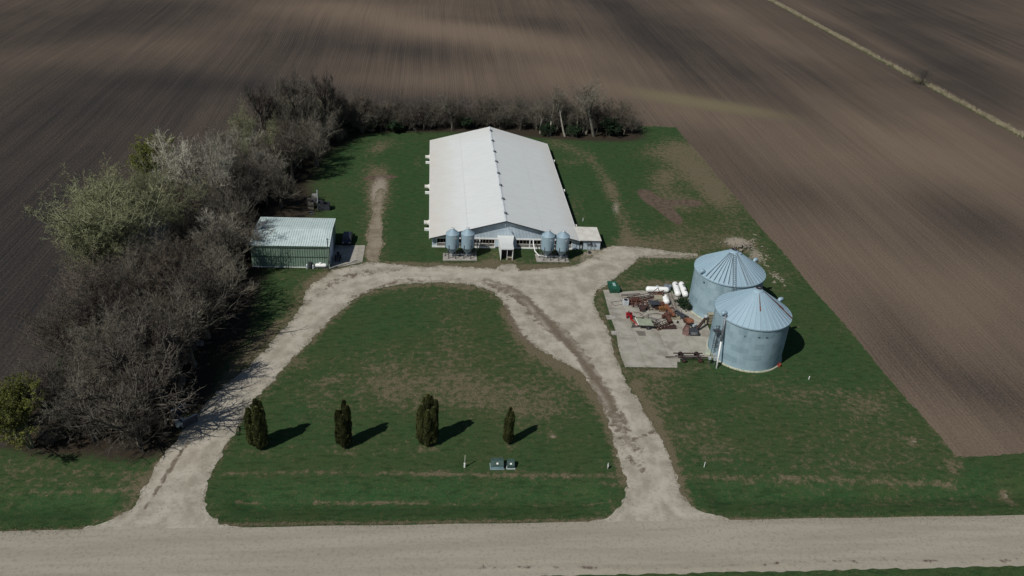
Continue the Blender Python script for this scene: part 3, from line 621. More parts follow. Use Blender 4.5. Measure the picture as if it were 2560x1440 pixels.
def pen_window(x0, x1):
    f = MB()
    for x in (x0+.05, x1-.05): f.b2(x-.06, x+.06, BY0-.07, BY0+.05, .3, 2.02)
    f.b2(x0+.11, x1-.11, BY0-.05, BY0+.02, 1.0, 1.07)
    o = f.build('window', M_TRIM, barn)
    n = int((x1-x0)/.62)
    for i in range(1, n): k = MB(); x = x0+(x1-x0)*i/n; k.b2(x-.035, x+.035, BY0-.02, BY0+.02, 1.07, 2.02); k.build('post', M_PEN, o)
    q = MB(); n = int((x1-x0)/.20)
    for i in range(n): x = x0+.14+(x1-x0-.28)*(i+.5)/n; q.b2(x-.05, x+.05, BY0-.015, BY0+.01, .3, 1.0)
    q.build('slat_panel', pm('pen_panel', (.36, .34, .31), (.24, .22, .20)), o)
for a, b in ((2.0, 4.9), (4.9, 8.0), (8.0, 10.9), (10.9, 14.1), (18.5, 21.4), (21.4, 24.4), (24.4, 27.4), (27.4, 30.3)): pen_window(a, b)
# entry porch (part of the barn)
en = MB(); ex0, ex1, ey0 = 14.95, 17.45, 152.3
en.add([(ex0, BY0-.12, 0), (ex0, ey0, 0), (ex0, ey0, 2.62), (ex0-.25, BY0-.12, 2.62), (ex0+.1, BY0-.12, 0), (ex0+.1, ey0, 0), (ex0+.1, ey0, 2.62), (ex0-.15, BY0-.12, 2.62)],
       [(0, 1, 2, 3), (7, 6, 5, 4), (1, 5, 6, 2), (3, 2, 6, 7)])
en.b2(ex1-.1, ex1, ey0, BY0-.12, 0, 2.62); ent = en.build('entry_porch', M_WHITE, barn)
r_ = MB(); r_.ribs(lambda u, o: ((u, ey0-.15, 2.66+o), (u, 154.6, 2.66+o)), ex0-.05, ex1+.08, .3, .06, .02)
r_.add([(ex0-.05, 154.6, 2.66), (ex1+.08, 154.6, 2.66), (ex1+.55, BY0-.1, 3.0), (ex0-.5, BY0-.1, 3.0)], [(0, 1, 2, 3)]); r_.b2(ex0-.02, ex1+.02, ey0-.16, ey0-.08, 2.45, 2.655)
r_.build('roof', M_BROOF, ent)
d = MB()
for x in (ex0+.05, ex0+1.28, ex1-.05): d.b2(x-.035, x+.035, ey0-.02, ey0+.06, 0, 2.45)
d.b2(ex0, ex1, ey0+.9, ey0+1.0, 0, 2.6); d.build('door_frame', M_TRIM, ent)
d = MB(); d.b2(ex0+.14, ex1-.14, ey0+.85, ey0+.88, .02, 2.4); d.build('door', M_DARK, ent)  # shade inside the open porch, painted as a near-black panel
d = MB(); d.b2(ex0+1.4, ex1-.15, ey0+.1, ey0+.7, .42, .48); d.b2(ex0+1.45, ex0+1.55, ey0+.1, ey0+.7, 0, .42); d.b2(ex1-.3, ex1-.2, ey0+.1, ey0+.7, 0, .42); d.build('bench', M_BEIGE, ent)
# ridge vents
for py_ in (325, 350, 377, 402, 431, 461, 495, 531):
    zz = RZ; y = min((abs(PR(RX, yy, RZ+.3)[1]-py_), yy) for yy in np.arange(157, 216, .1))[1]
    v = MB(); v.b2(RX-.16, RX+.16, y-.25, y+.25, RZ-.05, RZ+.38); vv_ = v.build('ridge_vent', M_STEEL, barn)
    c = MB(); c.lathe([(.18, 0), (.20, .34), (.14, .42), (0.01, .46)], (RX+.32, y-.1, RZ-.08), 10); c.build('vent_cap', M_OIL, vv_)
# side fans
def fan(y, side, big=True):
    x = BX0 if side < 0 else BX1
    q = MB(); s = side
    prof = [(.74, 0), (.78, .12), (.74, .45), (.62, .75), (.48, .95), (.44, 1.1), (.47, 1.5), (.50, 1.75)] if big else [(.5, 0), (.5, .6), (.46, .8), (.5, 1.35)]
    q.lathe([(r, s*h) for r, h in prof], (x, y, 1.25), 18, axis='X'); f = q.build('exhaust_fan', M_FANW, barn, True)
    m = MB(); m.lathe([(.40, s*(prof[-1][1]-.25)), (.01, s*(prof[-1][1]-.2))], (x, y, 1.25), 14, axis='X'); m.build('shutter', M_DARK, f)
    if big: m = MB(); m.b2(x-1.65, x-.05, y-1.55, y-.95, 0, .5); m.build('pit_cover', M_TRIM, barn)
for py_ in (392, 466, 556):
    y = min((abs(PR(0, yy, 1.3)[1]-py_), yy) for yy in np.arange(157, 216, .1))[1]; fan(y, -1)
for py_ in (404, 478, 566):
    y = min((abs(PR(32, yy, 1.25)[1]-py_), yy) for yy in np.arange(157, 216, .1))[1]; fan(y, 1, False)
# gable lamp
l_ = MB(); l_.tube([(RX-.1, BY0-.05, 5.6), (RX-.1, BY0-.6, 5.9), (RX-.1, BY0-1.3, 5.95)], .05, 6); la = l_.build('lamp_arm', M_PALES, barn)
l_ = MB(); l_.lathe([(.06, .1), (.16, 0), (.22, -.12)], (RX-.1, BY0-1.4, 5.92), 10, cap0=True, cap1=True); l_.build('lamp_shade', M_STEEL, la)
# annex
an = thing('pump_annex', (33.9, 157.8, 0), 'small flat-roofed pale annex on the right end of the white barn', 'shed')
ax0, ax1, ay0, ay1 = 31.32, 36.35, 157.75, 163.6
p = MB(); p.ribs(lambda u, o: ((u, ay0-o, 0), (u, ay0-o, 2.12)), ax0, ax1, .3, .08, .03)
p.b2(ax0, ax0+.1, ay0+.05, ay1, 0, 2.3); p.b2(ax1-.1, ax1, ay0+.003, ay1, 0, 2.12); p.b2(ax0+.1, ax1-.1, ay1-.1, ay1-.003, 0, 2.1); p.build('wall', M_GAL, an)
p = MB(); p.add([(ax0-.02, ay0-.3, 2.2), (ax1+.2, ay0-.3, 2.16), (ax1+.2, ay1+.2, 2.36), (ax0-.02, ay1+.2, 2.42)], [(0, 1, 2, 3)]); p.build('roof', pm('annex_roof', (.62, .61, .56), (.50, .48, .42), .5, .6), an)
p = MB(); p.b2(ax0-.02, ax1+.2, ay0-.34, ay0-.29, 2.02, 2.2); p.b2(ax1+.17, ax1+.21, ay0-.29, ay1+.2, 2.02, 2.16); p.build('fascia', M_DARKT, an)
p = MB(); p.prism([(0, 0)], 0, 0) if False else None
dr_ = [(.45*math.cos(a), .62+1.0+.35*math.sin(a)) for a in np.linspace(0, math.pi, 9)]
pv = [(ax0+1.0+.36, .1)]+[(ax0+1.0+.8*x, z-.1) for x, z in dr_]+[(ax0+1.0-.36, .1)]
p = MB(); n = len(pv); p.add([(x, ay0-.10, z) for x, z in pv]+[(x, ay0-.04, z) for x, z in pv], [tuple(range(n)), tuple(range(n, 2*n))[::-1]]+[(i, n+i, n+(i+1) % n, (i+1) % n) for i in range(n)])
dd_ = p.build('door', M_DARK, an); p = MB(); p.b2(ax0+.78, ax0+1.22, ay0-.13, ay0-.105, .3, 1.2); p.build('panel', M_PALES, dd_)  # round-topped dark plate on the annex front, with a pale panel
for k, (dx, h) in enumerate(((2.3, 1.5), (3.0, 1.6), (3.8, 1.4))):
    m = MB(); m.tube([(ax0+dx, ay0-.2, .0), (ax0+dx, ay0-.2, h-.3)], .03, 6); mm_ = m.build('meter_pipe', M_STEEL, an)
    m = MB(); m.box((ax0+dx, ay0-.22, h-.1), (.34, .2, .36)); (m.build('meter', M_STEEL, mm_) if k != 1 else None)
    if k == 1: m = MB(); m.box((ax0+dx, ay0-.22, h-.3), (.55, .25, .3)); m.box((ax0+dx+.05, ay0-.2, h+.02), (.2, .2, .3)); m.build('meter', M_OIL, mm_)
x_, y_, _ = W(1473, 633)
solo('rain_barrel', MB().lathe([(.28, 0), (.34, .2), (.30, .42), (.05, .44)], (x_, y_, 0), 12, cap0=True), M_OIL, 'low dark round drum on the grass in front of the flat-roofed annex', 'drum')
x_, y_, _ = W(1463, 570)
q = MB(); q.b2(33.2, 36.0, 163.9, 166.3, 0, .5); solo('pump_cover', q, pm('tan_slab', (.50, .47, .39), (.4, .37, .3)), 'tan raised slab on the ground behind the flat-roofed annex', 'slab')
q = MB().lathe([(.55, 0), (.45, .25), (.1, .35)], (x_-.5, y_-1.5, 0), 10); solo('soil_heap', q, pm('brown_earth', (.10, .065, .05)), 'small brown heap beside the right-hand wall of the barn near the annex', 'heap')
# ================================================================== FEED BINS
def make_feed_bin(x, y, label):
    b = thing('feed_bin', (x, y, .13), label, 'feed bin', 'blue-grey hopper feed bins in front of the barn')
    m = MB(); r = 1.33; pr_ = []
    z = 2.1
    while z < 5.05: pr_ += [(r, z), (r+.03, z+.08)]; z += .16
    pr_ += [(r, 5.08)]
    m.lathe(pr_, (x, y, .13), 32); body = m.build('body', M_FEED, b, True)
    m = MB(); m.lathe([(r+.06, 5.06), (r+.02, 5.12), (.32, 5.98), (.28, 6.0)], (x, y, .13), 24); rf = m.build('cone_roof', M_FEED, b)
    m = MB(); m.lathe([(.28, 5.98), (.30, 6.12), (.2, 6.25), (.02, 6.3)], (x, y, .13), 12); m.bar((x-.1, y, 6.35), (x+.5, y-.1, 6.55), .05); m.bar((x, y, 6.3), (x-.35, y-.1, 6.62), .05); m.build('lid', M_PALES, rf)
    m = MB(); m.lathe([(r, 2.1), (.28, .55), (.22, .45)], (x, y, .13), 24, cap1=True); m.build('hopper', M_FEED, b)
    for k in range(6):
        a = R(60*k+30-90); p = (x+1.39*math.cos(a), y+1.39*math.sin(a))
        l = MB(); l.box((p[0], p[1], 1.58), (.13, .09, 2.9), rz=a); l.box((p[0], p[1], .16), (.3, .3, .04), rz=a); l.build('leg', M_OIL, b)
    l = MB()
    for k in range(6):
        a, a2 = R(60*k+30-90), R(60*k+90-90); l.bar((x+1.39*math.cos(a), y+1.39*math.sin(a), .8), (x+1.39*math.cos(a2), y+1.39*math.sin(a2), .8), .05)
    l.build('brace_ring', M_STEEL, b)
    l = MB(); l.lathe([(.2, 0), (.22, .25)], (x, y-.1, .3), 10, cap0=True, cap1=True); l.tube([(x-.1, y-.4, .45), (x+.6, y-.2, .5)], .08, 8); l.build('auger_boot', M_PALES, b)
    # oval badge on the right front of the shell
    a0 = R(-90+33); vs = []; 
    def cyl(u, v, o): aa = a0+u/r; return (x+(r+o)*math.cos(aa), y+(r+o)*math.sin(aa), .13+4.55+v)
    def oval(ru, rv, o, rot=.25, n=20): return [cyl(ru*math.cos(q)*math.cos(rot)-rv*math.sin(q)*math.sin(rot), ru*math.cos(q)*math.sin(rot)+rv*math.sin(q)*math.cos(rot), o) for q in np.linspace(0, 2*math.pi, n, False)]
    l = MB(); n = 20; l.add(oval(.42, .24, .055)+oval(.42, .24, .03), [tuple(range(n))]+[(i, n+i, n+(i+1) % n, (i+1) % n) for i in range(n)]); bd = l.build('badge', M_TRIM, body)
    l = MB()
    o1, o2 = oval(.36, .19, .064), oval(.30, .14, .064); l.add(o1+o2, [(i, (i+1) % n, n+(i+1) % n, n+i) for i in range(n)])
    for k, (u, h) in enumerate(((-.14, .09), (0, .12), (.13, .08))): l.add([cyl(u-.03, -h/2, .066), cyl(u+.04, -h/2+.02, .066), cyl(u+.05, h/2+.02, .066), cyl(u-.02, h/2, .066)], [(0, 1, 2, 3)])
    l.build('badge_mark', pm('badge_blue', (.10, .20, .32)), bd)
    return b
for px_, py_, lb in ((1130, 640.5, 'leftmost of the four blue-grey feed bins in front of the barn'), (1167.5, 640.5, 'second feed bin from the left, close to the barn entry porch'),
                     (1366, 645, 'third feed bin from the left, with the white pipe rising beside it'), (1402.5, 646, 'rightmost of the four feed bins, nearest the flat-roofed annex')):
    x, y, _ = W(px_, py_); make_feed_bin(x, y, lb)
x3, y3, _ = W(1366, 645); x2, y2, _ = W(1167.5, 640.5); x1_, y1_, _ = W(1130, 640.5); x4, y4, _ = W(1402.5, 646)
q = MB().tube([(x3+.1, y3-.3, .45), (x3-1.6, y3+.1, .5), (x3-2.3, y3+1.2, .9), (x3-2.5, y3+3.0, 1.7), (22.05, BY0-.25, 2.25)], .11, 8)
solo('auger_pipe', q, M_TRIM, 'curved white feed pipe rising from the right pair of bins to the barn', 'pipe', smooth=True)
q = MB().tube([(x2+.2, y2-.2, .45), (x2+1.6, y2+.4, .55), (x2+2.1, y2+1.4, 1.0), (x2+2.2, y2+3.0, 1.7), (x2+2.1, BY0-.25, 2.2)], .10, 8)
solo('auger_pipe', q, M_STEEL, 'curved grey feed pipe rising from the left pair of bins to the barn', 'pipe', smooth=True)
for a, b, lb in (((x1_, y1_-.2), (x2+.6, y2-.2), 'grey level pipe joining the two left feed bins under their hoppers'), ((x3, y3-.2), (x4+.4, y4-.2), 'grey level pipe joining the two right feed bins under their hoppers')):
    solo('cross_pipe', MB().tube([(a[0], a[1]-.3, .62), (b[0], b[1]-.3, .62)], .08, 8), M_STEEL, lb, 'pipe')
q = MB(); q.bar((12.2, BY0-.35, 1.2), (13.1, BY0-.35, .1), .06); q.bar((11.6, BY0-.5, .9), (13.0, BY0-.4, 1.3), .06); q.bar((12.9, BY0-.35, .3), (14.4, BY0-.5, .25), .07)
solo('bent_gate', q, M_STEEL, 'bent grey gate frame leaning on the barn wall between left bins and porch', 'gate')
# ================================================================== GRAIN BINS
def make_grain_bin(x, y, r, ze, zp, label, front):
    b = thing('grain_bin', (x, y, 0), label, 'grain bin', 'large round corrugated grain bins')
    m = MB(); pr_ = []; z = .15
    while z < ze: pr_ += [(r, z), (r+.07, z+.14)]; z += .28
    pr_.append((r, ze)); m.lathe(pr_, (x, y, 0), 96); m.build('wall', M_BIN, b, True)
    m = MB(); m.lathe([(r-.1, .2), (r+.25, .2), (r+.28, -.05)], (x, y, 0), 72); m.build('footing', pm('footing', (.50, .48, .38), (.35, .36, .25), 2), b)
    m = MB(); n = 40; re = r+.2; rp = .75; zt = zp-.35       # ribbed cone: 40 raised seams
    vs = []; fs = []
    for k in range(n):
        a0, a1 = 2*math.pi*k/n, 2*math.pi*(k+1)/n; da = .10/r
        for a, o in ((a0, 0), (a0+da*.3, .10), (a0+da, .10), (a0+da*1.3, 0)):
            oo = o*.45; aa = a0+(a-a0)*3
            vs += [(x+re*math.cos(a), y+re*math.sin(a), ze-.06+o), (x+rp*math.cos(aa if o == 0 or True else a), y+rp*math.sin(aa), zt+oo)]
    N = len(vs)
    for i in range(0, N, 2): j = (i+2) % N; fs.append((i, j, j+1, i+1))
    m.add(vs, fs); m.build('roof', M_BINR, b)
    m = MB(); m.lathe([(re+.02, ze-.22), (re+.03, ze-.02), (r, ze-.02)], (x, y, 0), 72); m.build('eave_ring', M_BINR, b)
    m = MB(); m.lathe([(1.0, zt-.12), (.8, zt+.06), (.55, zt+.16), (.42, zt+.2), (.42, zt+.38), (.34, zt+.42)], (x, y, 0), 20); cl = m.build('peak_collar', M_BINR, b)
    m = MB(); m.lathe([(.46, zt+.36), (.48, zt+.46), (.36, zt+.5), (.33, zt+.4)], (x, y, 0), 16); m.build('rim', M_RUSTD, cl)
    # eave vents
    for k, a in enumerate((R(200), R(25))):
        vx, vy = x+(re-.35)*math.cos(a), y+(re-.35)*math.sin(a)
        v = MB(); d = (math.cos(a), math.sin(a)); v.tube([(vx-.3*d[0], vy-.3*d[1], ze+.2), (vx, vy, ze+.75), (vx+.35*d[0], vy+.35*d[1], ze+.75), (vx+.5*d[0], vy+.5*d[1], ze+.4)], [.3, .34, .34, .3], 10); v.build('roof_vent', M_BINR, b, True)
    return b
b1 = (55.3, 119.5); b2_ = (55.8, 134.2)
B1 = make_grain_bin(*b1, 6.22, 8.42, 12.75, 'nearer round grain bin with two rust streaks on its cone roof', True)
B2 = make_grain_bin(*b2_, 6.3, 8.35, 12.5, 'farther round grain bin with a ladder up its cone roof', False)
def on_cone(c, a, t, o, r=6.22, ze=8.42, zp=12.75):
    re, rp, zt = r+.2, .75, zp-.35; rr = re+(rp-re)*t; return (c[0]+rr*math.cos(a), c[1]+rr*math.sin(a), ze+(zt-ze)*t+o)
def cone_strip(c, a, t0, t1, w0, w1, o, m, parent, name, **k):
    mb = MB(); n = 8; rg = random.Random(int(a*100)); vs = []
    for i in range(n+1):
        t = t0+(t1-t0)*i/n; w_ = (w0+(w1-w0)*i/n)*(1+.25*rg.uniform(-1, 1)); re = 6.3*(1-t)+.7*t
        p = on_cone(c, a-w_/2/re, t, o, **k); q = on_cone(c, a+w_/2/re, t, o, **k); vs += [p, q]
    mb.add(vs, [(2*i, 2*i+1, 2*i+3, 2*i+2) for i in range(n)]); return mb.build(name, m, parent)
M_STREAK = pm('rust_streak', (.20, .075, .05), (.07, .035, .03), 3, .8)
cone_strip(b1, R(-97), .48, .93, .22, .06, .115, M_STREAK, B1, 'rust_streak')
for k, (da, t0, t1) in enumerate(((0, .0, .62), (-.05, .0, .5), (.055, .3, .93), (.02, .5, .95))): cone_strip(b1, R(-24)+da, t0, t1, .26, .14, .118, M_STREAK, B1, 'rust_streak')
kw = dict(r=6.3, ze=8.35, zp=12.5)
for a in (-150, -142, -134, -126, -118, -110, -78, -72, -66):
    cone_strip(b2_, R(a), .02, .96, .09, .05, .125, M_DARKT if a < -90 else M_RUSTD, B2, 'roof_rib', **kw)
def roof_ladder(c, a, parent, **kw):
    m = MB(); w_ = .26
    P = []
    for i in range(15):
        t = .02+.86*i/14; re = 6.3*(1-t)+.7*t; p = on_cone(c, a-w_/re, t, .3, **kw); q = on_cone(c, a+w_/re, t, .3, **kw); P.append((p, q)); m.bar(p, q, .05)
    for (p, q), (p2, q2) in zip(P[:-1], P[1:]): m.bar(p, p2, .05); m.bar(q, q2, .05)
    p, q = P[0]; out = Vector((math.cos(a), math.sin(a), 0))*.35
    for s0 in (p, q): m.bar(s0, Vector(s0)+out-Vector((0, 0, .3)), .05); m.bar(Vector(s0)+out-Vector((0, 0, .3)), (s0[0]+out.x*.6, s0[1]+out.y*.6, .4), .05)
    for k in range(20):
        z = 8.0-k*.38; m.bar((p[0]+out.x*.6, p[1]+out.y*.6, z), (q[0]+out.x*.6, q[1]+out.y*.6, z), .04)
    m.build('ladder', M_STEEL, parent)
roof_ladder(b2_, R(-101), B2, **kw)
m = MB(); m.lathe([(.42, 0), (.42, .18), (.3, .22)], (b2_[0]+1.05, b2_[1]-.35, 11.75), 14, cap1=True); m.build('roof_hatch', M_BINR, B2)
m = MB(); m.tube([(b2_[0], b2_[1], 12.3), (b2_[0], b2_[1], 13.9)], .035, 5); m.build('rod', M_RUSTD, B2)
for ang, zz, sz in ((-151, 7.2, .3),):
    m = MB(); a = R(ang); m.box((b2_[0]+6.36*math.cos(a), b2_[1]+6.36*math.sin(a), zz), (.12, sz, sz), rz=a); m.build('port', M_OIL, B2)
for ang, zz, sz in ((-97, 6.9, .28), (-85, 6.9, .34), (-118, 6.7, .16)):
    m = MB(); a = R(ang); m.box((b1[0]+6.27*math.cos(a), b1[1]+6.27*math.sin(a), zz), (.1, sz, .2), rz=a); m.build('port', M_OIL, B1)
def seam_band(c, r, z0, z1, a0, a1, parent, m, nm):
    mb = MB(); n = 24; vs = []
    for i in range(n+1): a = R(a0+(a1-a0)*i/n); vs += [(c[0]+r*math.cos(a), c[1]+r*math.sin(a), z0), (c[0]+r*math.cos(a), c[1]+r*math.sin(a), z1)]
    mb.add(vs, [(2*i, 2*i+2, 2*i+3, 2*i+1) for i in range(n)]); mb.build(nm, m, parent)
m = MB(); a = R(-168); m.lathe([(.9, 0), (.9, .35), (.7, .5)], (b1[0]+6.5*math.cos(R(-187)), b1[1]+6.5*math.sin(R(-187))-1.6, 0), 14, cap1=True); m.build('floor_port', pm('port_green', (.35, .38, .30)), B1)
# wall door + steps by the far bin, louvred heater
x_, y_, _ = W(1768, 812); q = MB()
for k in range(6): q.b2(x_-.1, x_+1.3, y_-.2, y_-.08, .25+k*.32, .36+k*.32)
q.b2(x_-.1, x_+.0, y_-.2, y_+.6, 0, 2.2); q.b2(x_+1.2, x_+1.3, y_-.2, y_+.6, 0, 2.2); q.b2(x_-.1, x_+1.3, y_+.5, y_+.6, 0, 2.2); q.b2(x_-.15, x_+1.35, y_-.25, y_+.65, 2.2, 2.28)
solo('louvred_heater', q, M_BEIGE, 'tan louvred dryer cabinet squeezed between the two grain bins', 'cabinet')
# leg equipment at the near bin: pipe, caged ladder, power boxes
x_, y_, _ = W(1791, 921)
pp = thing('unload_pipe', (x_, y_, 0), 'tall leaning pipe in front of the nearer grain bin, white below and dark above', 'pipe')
m = MB(); m.tube([(x_, y_, 0), (x_+.35, y_+1.3, 4.6)], .14, 10); m.build('lower_pipe', M_TRIM, pp, True)
m = MB(); m.tube([(x_+.35, y_+1.3, 4.6), (x_+.75, y_+2.6, 8.9)], [.2, .2], 10); m.tube([(x_+.75, y_+2.6, 8.8), (x_+.78, y_+2.65, 9.0)], .25, 10); m.build('upper_pipe', M_STEEL, pp, True)
x_, y_, _ = W(1782, 905)
cg = thing('caged_ladder', (x_, y_, 0), 'caged ladder standing beside the tall pipe on the nearer grain bin', 'ladder')
m = MB()
for s_0 in (-.25, .25): m.bar((x_+s_0, y_+1.0, .5), (x_+s_0+.15, y_+1.3, 6.6), .06)
for k in range(16): m.bar((x_-.25+k*.009, y_+1.0+k*.02, .8+k*.37), (x_+.25+k*.009, y_+1.0+k*.02, .8+k*.37), .04)
m.build('ladder', M_OIL, cg)
m = MB()
for zc in (2.6, 3.6, 4.6, 5.4):
    P = [(x_+.08+.42*math.cos(a), y_+.85+.42*math.sin(a)-.1, zc) for a in np.linspace(0, 2*math.pi, 13)]
    m.tube(P, .03, 4, False)
for a in (3.6, 4.2, 4.71, 5.2, 5.8): m.bar((x_+.08+.42*math.cos(a), y_+.75+.42*math.sin(a), 2.6), (x_+.1+.42*math.cos(a), y_+.75+.42*math.sin(a), 5.4), .03)
m.build('cage', M_OIL, cg)
m = MB(); m.box((x_+.15, y_+.9, 5.7), (1.5, 1.0, .06)); 
for k in range(2):
    P = [(x_+.15+1.0*math.cos(a), y_+.9+.7*math.sin(a), 5.75+.5*k) for a in np.linspace(0, 2*math.pi, 15)]; m.tube(P, .03, 4, False)
m.build('platform', M_OIL, cg)
x_, y_, _ = W(1784, 915)
pb = thing('power_boxes', (x_, y_, 0), 'cluster of pale electrical boxes on posts at the foot of the nearer grain bin', 'electrical box')
for dx, dy, h, s in ((-.75, .5, 1.3, .42), (0, 0, 1.5, .5), (.1, .9, 1.7, .45), (-.5, 1.1, 1.0, .35)):
    m = MB(); m.bar((x_+dx, y_+dy, 0), (x_+dx, y_+dy, h), .09); po = m.build('post', M_STEEL, pb)
    m = MB(); m.box((x_+dx, y_+dy-.12, h), (s, .25, s*1.1)); m.build('box', M_PALES, po)
x_, y_, _ = W(1824, 905); q = MB(); q.tube([(x_, y_+.4, 2.6), (x_+.05, y_+.1, .3), (x_-.7, y_-.1, .12)], .16, 10); q.box((x_-.1, y_+.4, 2.8), (.7, .5, .5)); q.box((x_-.35, y_+.35, 1.9), (.35, .3, .5))
solo('unload_spout', q, M_PALES, 'short pale spout with a motor box low on the nearer grain bin wall', 'spout')
x_, y_, _ = W(1947, 916); solo('red_bucket', MB().lathe([(.26, 0), (.34, .5), (.30, .5), (.22, .1)], (x_, y_, 0), 12, cap0=True).tube([(x_-.32, y_, .45), (x_-.2, y_, .75), (x_+.2, y_, .75), (x_+.32, y_, .45)], .02, 5), pm('faded_red', (.33, .07, .045)), 'small faded red bucket at the right foot of the nearer grain bin', 'bucket')
# ================================================================== GREEN SHED
SX0, SX1, SY0, SY1, SE, SR = -33.45, -18.8, 147.95, 160.3, 4.75, 5.4; SYR = 154.2
M_SHED = pm('green_siding', (.175, .25, .195), (.145, .21, .16), .8, .6)
M_SHR = pm('shed_roof_metal', (.53, .63, .615), (.46, .55, .54), .6, .5, 0)
sh = thing('machine_shed', ((SX0+SX1)/2, SY0, 0), 'green ribbed metal shed with a white roof at the edge of the bare trees', 'shed')
def sz_at(y): return SE+(SR-SE)*(1-abs(y-SYR)/(SYR-SY0))
m = MB()
m.ribs(lambda u, o: ((u, SY0-o, .12), (u, SY0-o, SE-.04)), SX0, SX1, .46, .1, .07)
m.ribs(lambda u, o: ((SX1+o, u, .12), (SX1+o, u, min(sz_at(u), SR)-.06)), SY0, 149.2, .4, .1, .05)
m.ribs(lambda u, o: ((SX1+o, u, 3.9), (SX1+o, u, sz_at(u)-.06)), 149.2, 154.8, .4, .1, .05)
m.ribs(lambda u, o: ((SX1+o, u, .12), (SX1+o, u, sz_at(u)-.06)), 154.8, SY1, .4, .1, .05)
m.add([(SX0, SY0, 0), (SX0, SY1, 0), (SX0, SY1, sz_at(SY1)-.05), (SX0, SYR, SR-.05), (SX0, SY0, SE-.05)], [(0, 4, 3, 2, 1)]); m.b2(SX0+.01, SX1-.01, SY1-.05, SY1, 0, SE-.05)
m.build('wall', M_SHED, sh)
m = MB(); m.ribs(lambda u, o: ((u, SY0-.25, SE-.02+o), (u, SYR, SR+.03+o)), SX0-.2, SX1+.22, .46, .09, .06)
m.build('roof', M_SHR, sh); m = MB(); m.ribs(lambda u, o: ((u, SYR, SR+.03+o), (u, SY1+.25, sz_at(SY1)-.05+o)), SX0-.2, SX1+.22, .46, .09, .06); m.build('roof', M_SHR, sh)
m = MB(); m.bar((SX0-.2, SYR, SR+.08), (SX1+.22, SYR, SR+.08), .35, .04); m.build('ridge_cap', M_SHR, sh)
m = MB(); m.bar((SX0, SY0-.1, 2.35), (SX1, SY0-.1, 2.35), .05, .09); m.build('girt_line', pm('dark_green', (.04, .07, .05)), sh)
m = MB(); m.bar((SX1+.24, SY0-.28, SE-.10), (SX1+.24, SYR, SR-.04), .05, .2); m.bar((SX1+.24, SYR, SR-.04), (SX1+.24, SY1+.25, SE-.10), .05, .2); m.bar((SX0-.2, SY0-.3, SE-.12), (SX1+.2, SY0-.3, SE-.12), .08, .14); m.build('trim', pm('green_trim', (.05, .10, .075)), sh)
m = MB(); m.b2(SX0, SX1, SY0-.12, SY0-.01, 0, .13); m.build('foundation', M_TRIM, sh)
m = MB(); m.b2(SX1-.02, SX1+.10, 149.25, 154.75, .1, 3.9); m.build('sliding_door', pm('pale_blue_door', (.50, .56, .66), (.44, .50, .60), 1), sh)
m = MB(); m.b2(SX1, SX1+.05, SY0, SY0+.35, .1, SE-.2); m.b2(SX1-.35, SX1+.05, SY0-.11, SY0-.075, .12, SE-.2); m.build('corner_trim', pm('pale_green', (.30, .42, .33)), sh)
x_, y_, _ = W(822, 675)
q = MB(); q.tube([(x_, y_, 0), (x_, y_, 6.6)], .09, 8); q.tube([(x_, y_, 6.6), (x_, y_, 6.8)], .13, 8); q.bar((x_, y_, 6.6), (x_+.6, y_, 6.65), .04); q.box((x_+.25, y_+.1, 1.6), (.3, .2, .5))
solo('service_pole', q, M_OIL, 'thin dark service pole at the right front corner of the green shed', 'pole')
def tank(name, p, q, r, label, legs=True, dome=(.45,), z=.35, m=M_TANK, group=None, marks=()):
    p, q = Vector((p[0], p[1], z+r)), Vector((q[0], q[1], z+r)); d = (q-p).normalized(); L_ = (q-p).length
    c = (p+q)/2; o = thing(name, (c.x, c.y, z-.35+.0), label, 'tank', group)
    mb = MB(); pts = []; rs = []
    for k in range(7): a = math.pi/2*k/6; pts.append(p+d*(r*.8*(1-math.cos(a)))); rs.append(max(.01, r*math.sin(a)))
    for k in range(6, -1, -1): a = math.pi/2*k/6; pts.append(q-d*(r*.8*(1-math.cos(a)))); rs.append(max(.01, r*math.sin(a)))
    mb.tube(pts, rs, 20, False); mb.build('shell', m, o, True)
    for f in dome:
        mb = MB(); cc = p+d*L_*f; mb.lathe([(.22, 0), (.22, .18), (.12, .26), (.01, .27)], (cc.x, cc.y, z+2*r-.03), 12); mb.build('dome', m, o)
    for f in marks:
        mb = MB(); cc = p+d*L_*f; mb.box((cc.x+.1, cc.y, z+2*r+.02), (.42, .3, .05)); mb.build('valve_plate', M_OIL, o)
    if legs:
        n_ = Vector((-d.y, d.x, 0))
        for f in (.2, .8):
            cc = p+d*L_*f; mb = MB(); mb.bar(cc-n_*r*.7-Vector((0, 0, r+z*.6)), cc+n_*r*.7-Vector((0, 0, r+z*.6)), .16, z*.8); mb.build('saddle', M_STEEL, o)
    return o
x_, y_, _ = W(788, 671.5); x2_, y2_, _ = W(817, 673.5); tank('propane_tank', (x_, y_+.2), (x2_, y_+.2), .38, 'small white propane tank in front of the green shed wall', z=.25)
for px_, py_, h, r, m_, lb in ((768, 671.5, .95, .2, M_PALES, 'pale upright gas bottle in front of the green shed, leftmost of the small group'), (783.5, 672, .85, .17, M_PALES, 'short pale gas bottle touching the left end of the small white propane tank')):
    x_, y_, _ = W(px_, py_); q = MB().lathe([(r, 0), (r, h-.1), (r*.6, h), (.06, h+.03), (.06, h+.15)], (x_, y_, 0), 12, cap0=True, cap1=True); solo('gas_bottle', q, m_, lb, 'gas bottle', smooth=False)
x_, y_, _ = W(775.5, 671); q = MB(); q.box((x_, y_+.1, .6), (.5, .45, 1.2)); q.box((x_, y_+.1, 1.28), (.62, .5, .12)); q.box((x_+.1, y_-.25, .45), (.25, .2, .9)); solo('grill', q, M_OIL, 'dark cabinet with a flat lid between the two gas bottles by the shed', 'cabinet')
